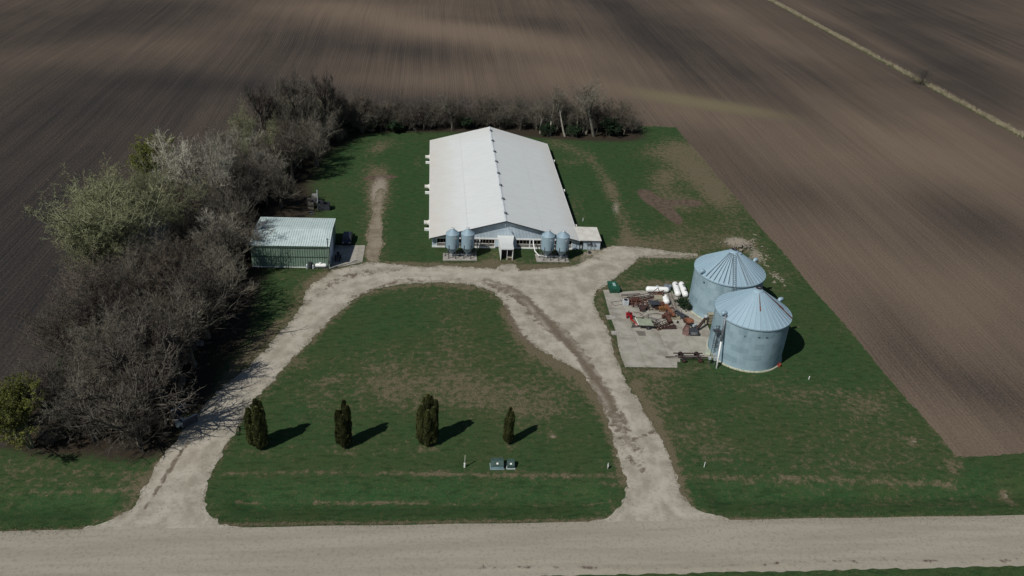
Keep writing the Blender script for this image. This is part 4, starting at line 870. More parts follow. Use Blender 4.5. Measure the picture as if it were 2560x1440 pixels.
# retaining curb right of the shed
P = [W(826, 673.5), W(868, 661), W(890, 656.5)]; q = MB()
for a, b_ in zip(P[:-1], P[1:]): q.bar((a[0], a[1], .12), (b_[0], b_[1], .12), .22, .28)
solo('curb', q, M_CONC2, 'low pale concrete curb along the front of the shed apron', 'curb')
# dark car in the shed shadow
def car(cx, cy, rz):
    c = thing('parked_car', (cx, cy, .09), 'dark parked car in the shadow beside the green shed', 'car')
    W_, L_ = 1.85, 4.5; prof = [(-2.25, .35), (-2.25, .85), (-1.35, 1.0), (-.85, 1.5), (1.35, 1.55), (2.1, 1.1), (2.25, .9), (2.25, .35)]
    m = MB(); n = len(prof); vs = []
    for s in (-1, 1):
        for a, z in prof: vs.append((cx+s*(W_/2-(.14 if z > 1.2 else 0)), cy+a, .09+z))
    m.add(vs, [tuple(range(n)), tuple(range(n, 2*n))[::-1]]+[(i, n+i, n+(i+1) % n, (i+1) % n) for i in range(n)]); m.build('body', pm('dark_car_paint', (.025, .027, .045), (.02, .022, .035), 2, .3, 0, .5), c)
    gl = pm('car_glass', (.02, .022, .028), (.03, .03, .035), 2, .15, 0, .6)
    m = MB(); m.add([(cx-.72, cy-1.36, 1.11), (cx+.72, cy-1.36, 1.11), (cx+.66, cy-.90, 1.58), (cx-.66, cy-.90, 1.58)], [(0, 1, 2, 3)]); m.build('windscreen', gl, c)
    for s in (-1, 1):
        m = MB(); m.add([(cx+s*.93, cy-1.1, 1.13), (cx+s*.93, cy+1.8, 1.15), (cx+s*.80, cy+1.3, 1.58), (cx+s*.80, cy-.75, 1.56)], [(0, 1, 2, 3) if s > 0 else (3, 2, 1, 0)]); m.build('side_window', gl, c)
        for a in (-1.4, 1.4):
            m = MB(); m.lathe([(.01, -.11), (.33, -.11), (.34, 0), (.33, .11), (.01, .11)], (cx+s*.86, cy+a, .43), 16, axis='X'); wl = m.build('wheel', M_BLACK, c); m = MB(); m.lathe([(.2, s*.115), (.01, s*.125)], (cx+s*.86, cy+a, .43), 10, axis='X'); m.build('rim', M_STEEL, wl)
        m = MB(); m.box((cx+s*.65, cy-2.27, .85), (.35, .05, .16)); m.build('headlight', M_PALES, c)
x_, y_, _ = W(868, 607); car(x_, y_+.6, 0)
x_, y_, _ = W(845, 650)
q = thing('lawn_tractor', (x_, y_, .09), 'small dark lawn tractor parked by the open shed apron', 'lawn tractor')
m = MB(); m.box((x_, y_-.5, .75), (.6, .9, .4)); m.box((x_, y_+.35, .55), (.75, .8, .3)); m.build('body', M_OIL, q)
m = MB(); m.box((x_, y_+.55, .95), (.5, .45, .12)); m.box((x_, y_+.78, 1.2), (.5, .1, .45)); m.build('seat', M_BLACK, q)
m = MB(); P = [(x_+.2*math.cos(a), y_+.05+.1*math.sin(a), 1.25+.17*math.sin(a)) for a in np.linspace(0, 6.283, 11)]; m.tube(P, .025, 5, False); m.tube([(x_, y_-.1, .9), (x_, y_+.05, 1.25)], .03, 5); m.build('steering_wheel', M_BLACK, q)
for dx, dy, r in ((-.5, .5, .42), (.5, .5, .42), (-.42, -.75, .26), (.42, -.75, .26)):
    m = MB(); m.lathe([(.01, -.12), (r, -.12), (r, .12), (.01, .12)], (x_+dx, y_+dy, .09+r), 14, axis='X'); wl = m.build('wheel', M_BLACK, q); m = MB(); m.lathe([(r*.45, .13), (.01, .135)], (x_+dx, y_+dy, .09+r), 10, axis='X'); m.build('hub', M_PALES, wl)
# junk behind the shed
def rack(px_, py_, w_, d_, h, label, m_=M_STEEL, slats=6):
    x, y, _ = W(px_, py_); q = thing('pallet_stack', (x, y, 0), label, 'pallets')
    n = max(2, int(h/.16))
    for k in range(n):
        m = MB(); z = .02+k*.16
        for s in (-1, 0, 1): m.box((x, y+s*(d_/2-.05), z+.04), (w_, .08, .07))
        for i in range(slats): m.box((x-w_/2+w_*(i+.5)/slats, y, z+.095), (w_/slats*.68, d_, .025))
        m.build('pallet', m_, q)
rack(778, 520, 1.3, 1.2, 1.3, 'left stack of grey pallets behind the green shed', M_WOOD); rack(775, 507, 1.2, 1.2, 1.0, 'stack of pallets farthest back in the junk behind the green shed', M_WOOD); rack(788, 505, 1.3, 1.2, 2.0, 'tallest stack of pale pallets behind the green shed', pm('pale_pallet', (.36, .36, .33), (.25, .25, .23)))
x_, y_, _ = W(795, 524); solo('steel_post', MB().box((x_, y_, 2.3), (.16, .16, 4.6)).box((x_, y_, 4.62), (.24, .24, .06)).box((x_+.1, y_, .1), (.4, .4, .1)), M_PALES, 'tall pale steel post standing in the junk behind the green shed', 'post')
for px_, w_, h, lb in ((803, 1.3, 1.9, 'dark steel bin right of the tall post behind the green shed'), (818, 1.2, 1.5, 'dark open crate at the right end of the junk behind the green shed')):
    x_, y_, _ = W(px_, 523); q = MB(); d_ = 1.6
    q.b2(x_-w_/2, x_+w_/2, y_-d_/2, y_-d_/2+.06, 0, h); q.b2(x_-w_/2, x_+w_/2, y_+d_/2-.06, y_+d_/2, 0, h); q.b2(x_-w_/2, x_-w_/2+.06, y_-d_/2+.06, y_+d_/2-.06, 0, h); q.b2(x_+w_/2-.06, x_+w_/2, y_-d_/2+.06, y_+d_/2-.06, 0, h); q.b2(x_-w_/2+.06, x_+w_/2-.06, y_-d_/2+.06, y_+d_/2-.06, .1, .15)
    q.bar((x_-w_/2, y_-d_/2-.03, h), (x_+w_/2, y_-d_/2-.03, h), .07); solo('steel_bin', q, M_OIL, lb, 'bin')
x_, y_, _ = W(806, 512); solo('white_barrel', MB().lathe([(.28, 0), (.3, .4), (.28, .85), (.05, .88)], (x_, y_, 0), 12), M_PALES, 'pale barrel between the post and the right-hand crate behind the shed', 'barrel')
x_, y_, _ = W(776, 541); solo('scrap_sheet', MB().box((x_, y_+1, .5), (1.0, .05, .8), rx=.5).box((x_+.2, y_+1.2, .15), (.7, .5, .2), rz=.4), M_STEEL, 'small scrap of sheet metal just behind the shed roof, left of the pallets', 'scrap')
# ================================================================== bunker at the left drive
a0, a1 = W(431, 1046), W(468, 1027); c0, c1 = W(459, 1070), W(495, 1053)
bk_ = thing('loading_bunker', ((a0[0]+c1[0])/2, (a0[1]+c1[1])/2, 0), 'dark concrete bunker with two parallel walls beside the left drive', 'bunker')
M_DC = pm('dark_concrete', (.075, .08, .09), (.05, .052, .06), 1.5, .9)
def wall_(p, q, h0, h1, w_, nm, m_, par, capm=None):
    d = Vector((q[0]-p[0], q[1]-p[1], 0)); n_ = Vector((-d.y, d.x, 0)).normalized()*w_/2; mb = MB()
    mb.add([(p[0]-n_.x, p[1]-n_.y, 0), (q[0]-n_.x, q[1]-n_.y, 0), (q[0]+n_.x, q[1]+n_.y, 0), (p[0]+n_.x, p[1]+n_.y, 0), (p[0]-n_.x, p[1]-n_.y, h0), (q[0]-n_.x, q[1]-n_.y, h1), (q[0]+n_.x, q[1]+n_.y, h1), (p[0]+n_.x, p[1]+n_.y, h0)],
           [(3, 2, 1, 0), (4, 5, 6, 7), (0, 1, 5, 4), (1, 2, 6, 5), (2, 3, 7, 6), (3, 0, 4, 7)]); o_ = mb.build(nm, m_, par)
    if capm: mb = MB(); mb.bar((p[0], p[1], h0+.03), (q[0], q[1], h1+.03), w_*1.15, .06); mb.build('cap', capm, o_)
wall_(a0, a1, 1.35, 1.35, .18, 'side_wall', M_DC, bk_, M_PALES); wall_(c0, c1, 1.35, 1.35, .18, 'side_wall', M_DC, bk_, M_PALES); wall_((a0[0]+.1, a0[1]-.1, 0), (c0[0]-.08, c0[1]+.1, 0), 1.1, 1.1, .15, 'end_wall', M_DC, bk_)
x_, y_, _ = W(449, 1066); q = MB()
for dx, dy, z, r in ((0, 0, .45, .5), (-.35, .2, .7, .33), (.25, .45, .8, .36), (-.1, -.25, .3, .35)): q.lathe([(.05, -r), (r*.8, -r*.6), (r, 0), (r*.75, r*.6), (.05, r*.9)], (x_+dx, y_+dy, z+.1), 9)
solo('white_sack', q, pm('pale_sack', (.55, .60, .56), (.35, .38, .35), 4), 'pile of pale sacks at the near end of the dark bunker', 'sack')
x_, y_, _ = W(458, 1067); P = [(x_+.05, y_+.55*math.cos(a), .6+.55*math.sin(a)) for a in np.linspace(0, 6.283, 17)]; solo('pale_hoop', MB().tube(P, .06, 6, False), M_PALES, 'pale green hoop leaning beside the sacks at the bunker', 'hoop')
x_, y_, _ = W(497, 860); q = MB()
for k in range(6): q.box((x_+random.uniform(-1, 1), y_+random.uniform(-.7, .7), .2+.05*k), (random.uniform(.4, .9), random.uniform(.3, .6), .2), rz=random.uniform(0, 3), rx=random.uniform(-.3, .3))
solo('stone_heap', q, M_CONC2, 'heap of pale broken concrete at the tree edge left of the drive', 'rubble')
x_, y_, _ = W(1850, 618); q = MB(); q2 = MB()
for k in range(46):
    a = random.uniform(0, 6.28); rr = abs(random.gauss(0, 1.7)); s = random.uniform(.25, .7); q.box((x_+rr*math.cos(a)*1.3+.5, y_+rr*math.sin(a), .12+max(0, .5-.12*rr)), (s, s*random.uniform(.3, .8), .15), rz=random.uniform(0, 3), rx=random.uniform(-.4, .4), ry=random.uniform(-.4, .4))
solo('rubble_pile', q, pm('rubble', (.30, .27, .22), (.18, .16, .13), 1), 'low pile of pale concrete rubble behind the farther grain bin', 'rubble', kind='stuff')
q = MB()
for k in range(34):
    px_, py_ = random.choice([(1900, 650), (1935, 685), (1950, 700), (1880, 605), (1915, 640)]); x_, y_, _ = W(px_+random.gauss(0, 10), py_+random.gauss(0, 6)); s = random.uniform(.2, .6); q.box((x_, y_, .06), (s*random.uniform(1, 2.5), s*.5, .12), rz=random.uniform(0, 3))
tag(solo('scattered_stones', q, pm('bleached_stone', (.30, .28, .21), (.20, .18, .13), 1), 'bleached stones and husks scattered in the grass right of the farther bin', 'stones'), kind='stuff')
# ================================================================== small things on the front lawn
def utility(px_, py_, w_, d_, h, label, pale):
    x, y, _ = W(px_, py_); o = thing('transformer_box', (x, y, 0), label, 'utility box')
    m = MB(); m.b2(x-w_/2, x+w_/2, y, y+d_, .08, h*.62); m.add([(x-w_/2, y, h*.62), (x+w_/2, y, h*.62), (x+w_/2, y+d_*.5, h), (x-w_/2, y+d_*.5, h), (x-w_/2, y+d_, h), (x+w_/2, y+d_, h), (x-w_/2, y+d_, h*.62), (x+w_/2, y+d_, h*.62)], [(0, 1, 2, 3), (3, 2, 5, 4), (4, 5, 7, 6), (0, 3, 4, 6), (1, 7, 5, 2)]); m.build('cabinet', pm('utility_green', (.055, .095, .08), (.04, .07, .06), 2, .5), o)
    m = MB(); m.b2(x-w_/2-.12, x+w_/2+.12, y-.15, y+d_+.05, 0, .08); m.build('pad', M_PALES if pale else pm('blue_grey_pad', (.22, .30, .32), (.18, .25, .27)), o)
    m = MB(); m.add([(x-.13, y+d_*.12, h*.70), (x+.13, y+d_*.12, h*.70), (x+.13, y+d_*.28, h*.84), (x-.13, y+d_*.28, h*.84)], [(0, 1, 2, 3)]); 
    for v in range(4): m.v[v] = (m.v[v][0], m.v[v][1]-.02, m.v[v][2]+.02)
    m.build('label_plate', M_TRIM, o)
    if not pale: m = MB(); m.b2(x-w_/2+.02, x+w_/2-.02, y-.03, y, .1, h*.42); m.build('front_panel', pm('pale_teal', (.20, .30, .32), (.15, .24, .26)), o)
utility(1243, 1173, 1.75, 1.2, 1.05, 'wider green utility box on the front lawn', False); utility(1277, 1172, 1.0, 1.0, .95, 'narrower green utility box on the front lawn, with the pale L-shaped pad', True)
def marker(px_, py_, h, r, m_, label, cap=None, cat='marker post'):
    x, y, _ = W(px_, py_); o = thing('marker_post', (x, y, 0), label, cat); q = MB().tube([(x, y, 0), (x+.02, y, h)], r, 8); q.build('post', m_, o)
    if cap: q = MB().tube([(x, y, 0), (x, y, cap[0]*.95)], cap[1], 8); q.tube([(x, y, cap[0]*.95), (x, y, cap[0])], cap[1]*1.25, 8); q.build('pedestal', M_TANK, o)
marker(1161.5, 1168, 2.1, .075, pm('tan_post', (.35, .37, .28)), 'tan stick rising from a short white pedestal on the front lawn', (.75, .12), 'pedestal')
marker(1760, 1168, .95, .05, M_TANK, 'thin white marker post in the grass right of the main drive'); marker(2022, 948, .6, .08, M_TANK, 'short white stub in the grass right of the grain bins'); marker(1457, 553, .8, .06, M_TANK, 'thin white standpipe in the grass behind the annex')
x_, y_, _ = W(1519, 1172); q = MB(); q.add([(x_-.03, y_, 0), (x_+.03, y_, 0), (x_+.03, y_+.28, .55), (x_-.03, y_+.28, .55), (x_, y_+.05, 1.15), (x_-.03, y_-.22, .55), (x_+.03, y_-.22, .55)], [(0, 1, 2, 3), (3, 2, 4), (1, 0, 5, 6), (6, 5, 4), (0, 3, 4, 5), (2, 1, 6, 4)]); q.bar((x_, y_, 0), (x_, y_, .4), .05)
solo('white_sign', q, M_TANK, 'narrow white diamond plate standing edge-on by the right drive', 'sign')
# ================================================================== machinery graveyard on the pad
PZ = .09
def P3(px_, py_, z=0): x, y, _ = W(px_, py_, PZ); return (x, y, PZ+z)
# dumpster-like hopper
x, y, z = P3(1534, 727); hp = thing('green_hopper', (x, y, PZ), 'dark green sloped steel hopper at the back left corner of the pad', 'hopper')
m = MB(); m.add([(x-.9, y-.9, z), (x+.9, y-.9, z), (x+.7, y+1.0, z), (x-.9, y+1.0, z), (x-1.15, y-.9, z+.9), (x+1.1, y-.9, z+.9), (x+.45, y+1.2, z+1.5), (x-1.25, y+1.2, z+1.5)], [(3, 2, 1, 0), (0, 1, 5, 4), (1, 2, 6, 5), (2, 3, 7, 6), (3, 0, 4, 7), (4, 5, 6, 7)]); m.build('body', M_GREEN, hp)
m = MB(); m.add([(x-.25, y-.1, z+1.17), (x+.35, y-.2, z+1.14), (x+.2, y+.7, z+1.40), (x-.3, y+.7, z+1.40)], [(0, 1, 2, 3)]); m.build('hatch', pm('pale_green_sheet', (.28, .42, .38)), hp)
m = MB()
for s in (-.8, .8): m.bar((x+s, y-.95, z+.05), (x+s, y+1.0, z+.05), .12)
m.build('skid', M_OIL, hp)
a, b_ = P3(1613, 731), P3(1671, 733); tank('propane_tank', (a[0], a[1]), (b_[0], b_[1]), .56, 'long white propane tank lying crosswise at the back of the pad', z=PZ+.2, dome=(), marks=())
m = MB(); o_ = [o for o in col.objects if o.name.startswith('propane_tank')][-1]
c = ((a[0]+b_[0])/2, (a[1]+b_[1])/2); m.box((c[0], c[1]+.3, PZ+1.28), (.5, .45, .1)); m.box((c[0], c[1]+.28, PZ+1.36), (.32, .3, .12)); m.build('valve_well', M_PALES, o_)
a, b_ = P3(1686.5, 719), P3(1694, 746); tank('propane_tank', (a[0], a[1]+.4), (b_[0], b_[1]), .58, 'left one of the two white propane tanks standing lengthwise by the farther bin', z=PZ+.2, dome=(), marks=(.33,))
a, b_ = P3(1702, 719), P3(1713, 748); tank('propane_tank', (a[0], a[1]+.4), (b_[0], b_[1]), .58, 'right one of the two white propane tanks, nearest the farther grain bin', z=PZ+.2, dome=(), marks=(.33, .45, .78))
a, b_ = P3(1661, 754), P3(1667, 768); tank('propane_tank', (a[0], a[1]+.3), (b_[0], b_[1]+.2), .62, 'short stubby white tank beside the grey planks', z=PZ+.15, dome=(.25,))
for px_, py_, lb in ((1663.5, 722, 'left blue-grey drum behind the long white tank'), (1673, 723, 'right blue-grey drum beside the lengthwise tanks')):
    x, y, z = P3(px_, py_); solo('drum', MB().lathe([(.36, 0), (.38, .3), (.36, .45), (.38, .6), (.36, .95), (.3, .95), (.28, .9), (.02, .9)], (x, y, z-.09), 14, cap0=True), pm('blue_grey_drum', (.20, .25, .30), (.14, .17, .21), 2, .5), lb, 'drum')
# planks
A, B_ = P3(1675, 735), P3(1696, 800)
for k in range(5):
    q = MB(); dx = -.55+.28*k; q.bar((A[0]+dx, A[1]+.2*k, PZ+.12+.05*(k % 2)), (B_[0]+dx*1.3, B_[1]+.6*k, PZ+.14+.04*(k % 3)), .22, .07)
    solo('plank', q, M_WOOD if k % 2 else pm('bleached_board', (.32, .30, .26), (.22, .2, .17), 2), 'long weathered plank in the row beside the short white tank', 'plank', 'row of long weathered planks on the pad')
x, y, z = P3(1688, 795); q = MB(); q.b2(x-.8, x+.8, y-.6, y-.5, PZ, PZ+.35); q.b2(x-.8, x+.8, y+.5, y+.6, PZ, PZ+.35); q.b2(x-.8, x-.7, y-.5, y+.5, PZ, PZ+.35); q.b2(x+.7, x+.8, y-.5, y+.5, PZ, PZ+.35); q.b2(x-.7, x+.7, y-.5, y+.5, PZ, PZ+.06); q.bar((x-.3, y-.3, PZ+.2), (x+.2, y+1.6, PZ+.5), .06)
solo('feed_trough', q, M_BEIGE, 'shallow tan wooden trough at the near end of the planks', 'trough')
x, y, z = P3(1698, 783); q = MB(); 
for k in range(9): q.bar((x+random.uniform(-.5, .5), y-.8, PZ+.1+random.uniform(0, .2)), (x+random.uniform(-.5, .5), y+.9, PZ+.2+random.uniform(0, .3)), .05)
solo('steel_offcuts', q, M_STEEL, 'loose grey steel offcuts right of the tan trough', 'scrap')
# crate, table, trough, AC
x, y, z = P3(1647, 757); q = MB(); q.b2(x-.72, x+.72, y-.3, y+1.1, PZ, PZ+1.0); q.b2(x-.76, x+.76, y-.34, y+1.14, PZ+1.0, PZ+1.05)
for s in (-.5, 0, .5): q.b2(x+s-.04, x+s+.04, y-.33, y-.302, PZ+.05, PZ+.95)
solo('wooden_crate', q, M_BEIGE, 'beige square crate behind the dark-topped table', 'crate')
x, y, z = P3(1636, 778); tb = thing('work_table', (x, y, PZ), 'rusty table frame with a dark top in the middle of the junk', 'table')
m = MB(); m.b2(x-1.0, x+1.0, y+.2, y+1.8, PZ+1.25, PZ+1.32); m.build('table_top', M_OIL, tb)
for dx, dy in ((-.95, .25), (.95, .25), (-.95, 1.75), (.95, 1.75)): m = MB(); m.bar((x+dx, y+dy, PZ), (x+dx, y+dy, PZ+1.25), .08); m.build('leg', M_RUSTD, tb)
m = MB(); m.bar((x-.95, y+.25, PZ+.2), (x+.95, y+.25, PZ+.2), .06); m.bar((x-.95, y+.25, PZ+.2), (x-.95, y+1.75, PZ+.2), .06); m.bar((x-.95, y+.25, PZ+.8), (x+.95, y+.25, PZ+.2), .05); m.build('frame', M_RUST, tb)
m = MB(); m.b2(x+.2, x+.9, y+.5, y+1.3, PZ+.2, PZ+.9); m.build('lower_box', M_RUSTD, tb)
x, y, z = P3(1706, 800); q = MB(); rz = R(-52); mm = Matrix.Rotation(rz, 3, 'Z')
def lb_(cx, cy, cz, sx, sy, sz): v = mm @ Vector((cx, cy, 0)); q.box((x+v.x, y+v.y+1.0, PZ+cz), (sx, sy, sz), rz=rz)
lb_(0, 0, .06, 2.9, .8, .08); lb_(0, .42, .35, 2.9, .06, .6); lb_(0, -.42, .35, 2.9, .06, .6); lb_(1.42, 0, .35, .06, .78, .6); lb_(-1.42, 0, .35, .06, .78, .6); lb_(.5, 0, .3, .5, .5, .45)
solo('steel_trough', q, M_OIL, 'long dark grey steel trough set at an angle near the farther bin', 'trough')
x, y, z = P3(1564.5, 765); ac = thing('air_conditioner', (x, y, PZ), 'pale square air conditioner unit with a dark fan grille on top', 'air conditioner')
m = MB(); m.b2(x-.5, x+.5, y, y+1.0, PZ+.03, PZ+1.05)
for k in range(8): m.b2(x-.45+.115*k, x-.41+.115*k, y-.02, y-.002, PZ+.15, PZ+.95)
m.build('cabinet', pm('ac_paint', (.55, .58, .60), (.42, .45, .46), 2, .5), ac); m = MB(); m.lathe([(.40, .0), (.40, .05), (.3, .07), (.02, .07)], (x, y+.5, PZ+1.05), 16); m.build('fan_grille', M_BLACK, ac)
# rusty frames
def truss(p, q, w_, h, n, m_, label, name='scrap_truss', diag=True):
    p, q = Vector(p), Vector(q); d = (q-p).normalized(); s = Vector((-d.y, d.x, 0))*w_/2; u = Vector((0, 0, h)); mb = MB()
    for a in (s, -s, s+u, -s+u)[:(4 if h > .05 else 2)]: mb.bar(p+a, q+a, .09)
    for i in range(n+1):
        c = p+(q-p)*i/n; mb.bar(c+s, c-s, .07)
        if h > .05: mb.bar(c+s, c+s+u, .05); mb.bar(c-s, c-s+u, .05)
        if diag and i < n: e = p+(q-p)*(i+1)/n; mb.bar(c+s, e-s, .05)
    return solo(name, mb, m_, label, 'steel frame')
truss(P3(1556, 744), P3(1602, 741), 1.2, .3, 3, M_RUSTD, 'dark ladder-like steel frame lying behind the air conditioner', diag=False)
truss(P3(1532, 760), P3(1566, 755), 1.3, 0, 1, M_RUSTD, 'pair of dark rails sticking out left of the air conditioner', diag=False)
truss(P3(1570, 752), P3(1655, 737), 1.1, .5, 6, M_RUSTD, 'long dark truss slanting up to the long white tank')
truss(P3(1570, 760), P3(1640, 744), .7, .3, 7, M_RUST, 'narrow rusty truss just in front of the long dark one')
x, y, z = P3(1653, 733); q = MB(); q.bar(P3(1618, 745, .3), P3(1641, 745, 2.3), .09); q.bar(P3(1641, 745, 2.3), P3(1652, 748, .4), .09); solo('bent_bar', q, M_RUSTD, 'bent dark bar arching in front of the long white tank', 'steel bar')
q = MB(); q.bar(P3(1628, 741, .5), P3(1658, 736, .9), .12); q.bar(P3(1640, 742, .3), P3(1656, 742, .7), .3, .2); solo('orange_beam', q, M_RUSTO, 'orange rusty beam lying in front of the long white tank', 'steel bar')
x, y, z = P3(1598, 768); fr_ = thing('plough_frame', (x, y, PZ), 'rusty dark red machine frame right of the air conditioner', 'machine frame')
m = MB()
for dx in (-1.5, -.6, .4, 1.3): m.bar((x+dx, y-.3, PZ+.6), (x+dx+.3, y+1.6, PZ+.7), .16)
for dy in (-.3, .6, 1.5): m.bar((x-1.8, y+dy, PZ+.62), (x+1.5, y+dy-.1, PZ+.62), .14)
m.build('frame', M_RUST, fr_)
m = MB(); m.b2(x-.2, x+.9, y-.9, y-.6, PZ+.1, PZ+.9); m.add([(x-.3, y-1.6, PZ+.1), (x+.5, y-1.9, PZ+.1), (x+1.3, y-1.0, PZ+.2), (x+.1, y-.7, PZ+.5), (x-.3, y-1.6, PZ+.7), (x+.5, y-1.9, PZ+.6), (x+1.3, y-1.0, PZ+.9), (x+.1, y-.7, PZ+1.1)], [(0, 1, 5, 4), (1, 2, 6, 5), (4, 5, 6, 7), (2, 3, 7, 6), (3, 0, 4, 7)]); m.build('hitch_plate', M_RUSTD, fr_)
m = MB(); m.box((x+2.0, y+.3, PZ+.5), (.9, .12, .12), rz=.4); m.box((x+1.9, y-.4, PZ+.3), (1.0, .12, .1), rz=.5); m.box((x+2.4, y+.2, PZ+.5), (.25, .4, .4)); m.build('arm', M_RUSTD, fr_)
q = MB(); x, y, z = P3(1585, 757)
for k in range(8): q.bar((x-1+.3*k, y-.5, PZ+.2+.1*(k % 3)), (x-.8+.3*k, y+.9, PZ+.5), .12)
q.bar((x-1.3, y, PZ+.5), (x+1.5, y+.1, PZ+.5), .14); q.bar((x-1.3, y+.6, PZ+.5), (x+1.5, y+.7, PZ+.5), .12); q.box((x+.3, y+.4, PZ+.6), (1.0, .7, .3))
solo('cultivator_gang', q, M_RUST, 'tangle of rusty tines directly behind the air conditioner', 'machine frame')
# orange machine
x, y, z = P3(1657, 782); om = thing('elevator_head', (x, y, PZ), 'orange and rust elevator machine between the table and the short white tank', 'machine')
m = MB(); m.b2(x-.7, x+.7, y+.3, y+1.1, PZ+.7, PZ+.78); 
for dx in (-.6, .0, .6): m.bar((x+dx, y+.3, PZ), (x+dx, y+.3, PZ+1.2), .1); m.bar((x+dx, y+1.1, PZ), (x+dx, y+1.1, PZ+1.2), .1)
m.bar((x-.7, y+.3, PZ+1.2), (x+.7, y+.3, PZ+1.2), .1); m.bar((x-.7, y+.3, PZ+.4), (x+.7, y+.3, PZ+.4), .1); m.build('frame', M_ORANGE, om)
m = MB(); m.bar((x+.6, y+.9, PZ+1.3), (x+1.6, y-2.0, PZ+.5), .55, .35); m.build('chute', M_RUSTO, om)
m = MB(); m.b2(x-.5, x+.5, y+1.2, y+1.9, PZ+.3, PZ+1.3); m.build('gearbox', M_RUST, om)
x, y, z = P3(1668, 800); q = MB(); q.bar((x-.1, y+1.3, PZ+.6), (x+.2, y-1.3, PZ+.3), .7, .5); q.lathe([(.5, -.1), (.5, .1)], (x+.5, y+.6, PZ+.6), 12, axis='Y', cap0=True, cap1=True); q.box((x-.6, y+.5, PZ+.5), (.6, .5, .6), rz=.4); q.bar((x-1.0, y+.3, PZ+.3), (x+.8, y+.9, PZ+.7), .1)
solo('rust_blower', q, M_RUST, 'red-brown rusty blower body at the foot of the orange chute', 'machine')
x, y, z = P3(1674, 778); q = MB(); q.b2(x-.9, x+.9, y-.7, y+.7, PZ, PZ+.12); q.b2(x-.9, x-.84, y-.7, y+.7, PZ+.12, PZ+.5); q.b2(x+.84, x+.9, y-.7, y+.7, PZ+.12, PZ+.5); q.b2(x-.84, x+.84, y+.64, y+.7, PZ+.12, PZ+.5); solo('rust_pan', q, pm('maroon_rust', (.14, .075, .065), (.09, .05, .045), 2), 'flat maroon steel pan right of the orange machine', 'pan')
# red engine
x, y, z = P3(1572, 797); re_ = thing('red_engine', (x, y, PZ), 'bright red auger engine unit near the left side of the pad', 'engine')
m = MB(); m.box((x, y+.2, PZ+.9), (1.1, .5, .5)); m.box((x-.35, y+.2, PZ+.45), (.2, .4, .7)); m.box((x+.3, y-.3, PZ+.5), (.4, .6, .4)); m.build('housing', M_RED, re_)
m = MB(); m.bar((x+.2, y-.6, PZ+.3), (x+.9, y-2.2, PZ+.2), .25); m.build('arm', M_RED, re_); m = MB(); m.lathe([(.32, 0), (.38, .3), (.1, .4)], (x+1.0, y-2.3, PZ), 12, cap0=True); m.build('hopper', pm('pink_metal', (.45, .25, .22)), re_)
m = MB(); m.tube([(x-.1, y+.3, PZ+1.1), (x-.1, y+.3, PZ+1.5)], .1, 8); m.box((x+.15, y+.0, PZ+1.18), (.3, .3, .15)); m.build('exhaust', M_BLACK, re_)
x, y, z = P3(1593, 803); q = MB(); q.b2(x-1.3, x+1.3, y-1.1, y+1.1, PZ, PZ+.22); q.b2(x-1.25, x+1.25, y-1.05, y+1.05, PZ+.22, PZ+.26)
solo('old_mattress', q, pm('olive_pad', (.20, .19, .125), (.12, .12, .08), 1.5), 'olive stained mat lying between the red engine and the flatbed trailer', 'mat')
# hoses and thin rods
for k, (pts, m_, lb) in enumerate(([[(1585, 782), (1598, 786), (1608, 792), (1625, 798), (1645, 800), (1662, 797)], M_RUSTD, 'long thin rusty rod curling across the pad behind the trailer'],
        [[(1600, 790), (1612, 781), (1622, 788), (1615, 796)], M_STEEL, 'loop of grey hose in the middle of the pad'], [[(1606, 795), (1620, 790), (1640, 785), (1655, 790)], M_RUSTD, 'thin dark rod lying below the dark-topped table'],
        [[(1622, 800), (1626, 810), (1636, 818)], M_STEEL, 'short bent hose right beside the trailer deck'], [[(1610, 797), (1618, 803), (1640, 801), (1652, 806)], M_STEEL, 'grey cable running towards the rusty heap'])):
    P = [P3(a, b_, .15+.25*(i % 2)) for i, (a, b_) in enumerate(pts)]; solo('bent_rod', MB().tube(P, .045, 5), m_, lb, 'rod', 'thin rods and hoses on the pad')
q = MB(); q.bar(P3(1584, 781, .15), P3(1620, 797, .25), .14); solo('auger_tube', q, pm('tan_tube', (.33, .29, .25)), 'tan straight tube lying from the red engine to the right', 'tube')
# flatbed trailer
x0, y0, _ = P3(1597, 822); x1, y1, _ = P3(1635, 824); tl = thing('flatbed_trailer', ((x0+x1)/2, y0, PZ), 'small flatbed trailer with a pale green deck', 'trailer')
m = MB(); m.add([(x0-.1, y0, PZ+.72), (x1-.1, y1+.1, PZ+.72), (x1-.25, y1+2.4, PZ+.72), (x0-.25, y0+2.3, PZ+.72), (x0-.1, y0, PZ+.8), (x1-.1, y1+.1, PZ+.8), (x1-.25, y1+2.4, PZ+.8), (x0-.25, y0+2.3, PZ+.8)], [(3, 2, 1, 0), (4, 5, 6, 7), (0, 1, 5, 4), (1, 2, 6, 5), (2, 3, 7, 6), (3, 0, 4, 7)]); m.build('deck', M_PLY, tl)
m = MB(); m.bar((x0-.15, y0, PZ+.9), (x0-.3, y0+2.3, PZ+.9), .07, .16); m.build('side_rail', M_TRIM, tl)
m = MB(); m.bar((x0-.1, y0-.06, PZ+.6), (x1+.15, y1+.04, PZ+.6), .12, .2); m.bar((x1, y1, PZ+.55), (x1+.9, y1+1.3, PZ+.5), .1); m.bar((x1-.2, y1+2.3, PZ+.55), (x1+.9, y1+1.3, PZ+.5), .1); m.build('frame', M_BLACK, tl)
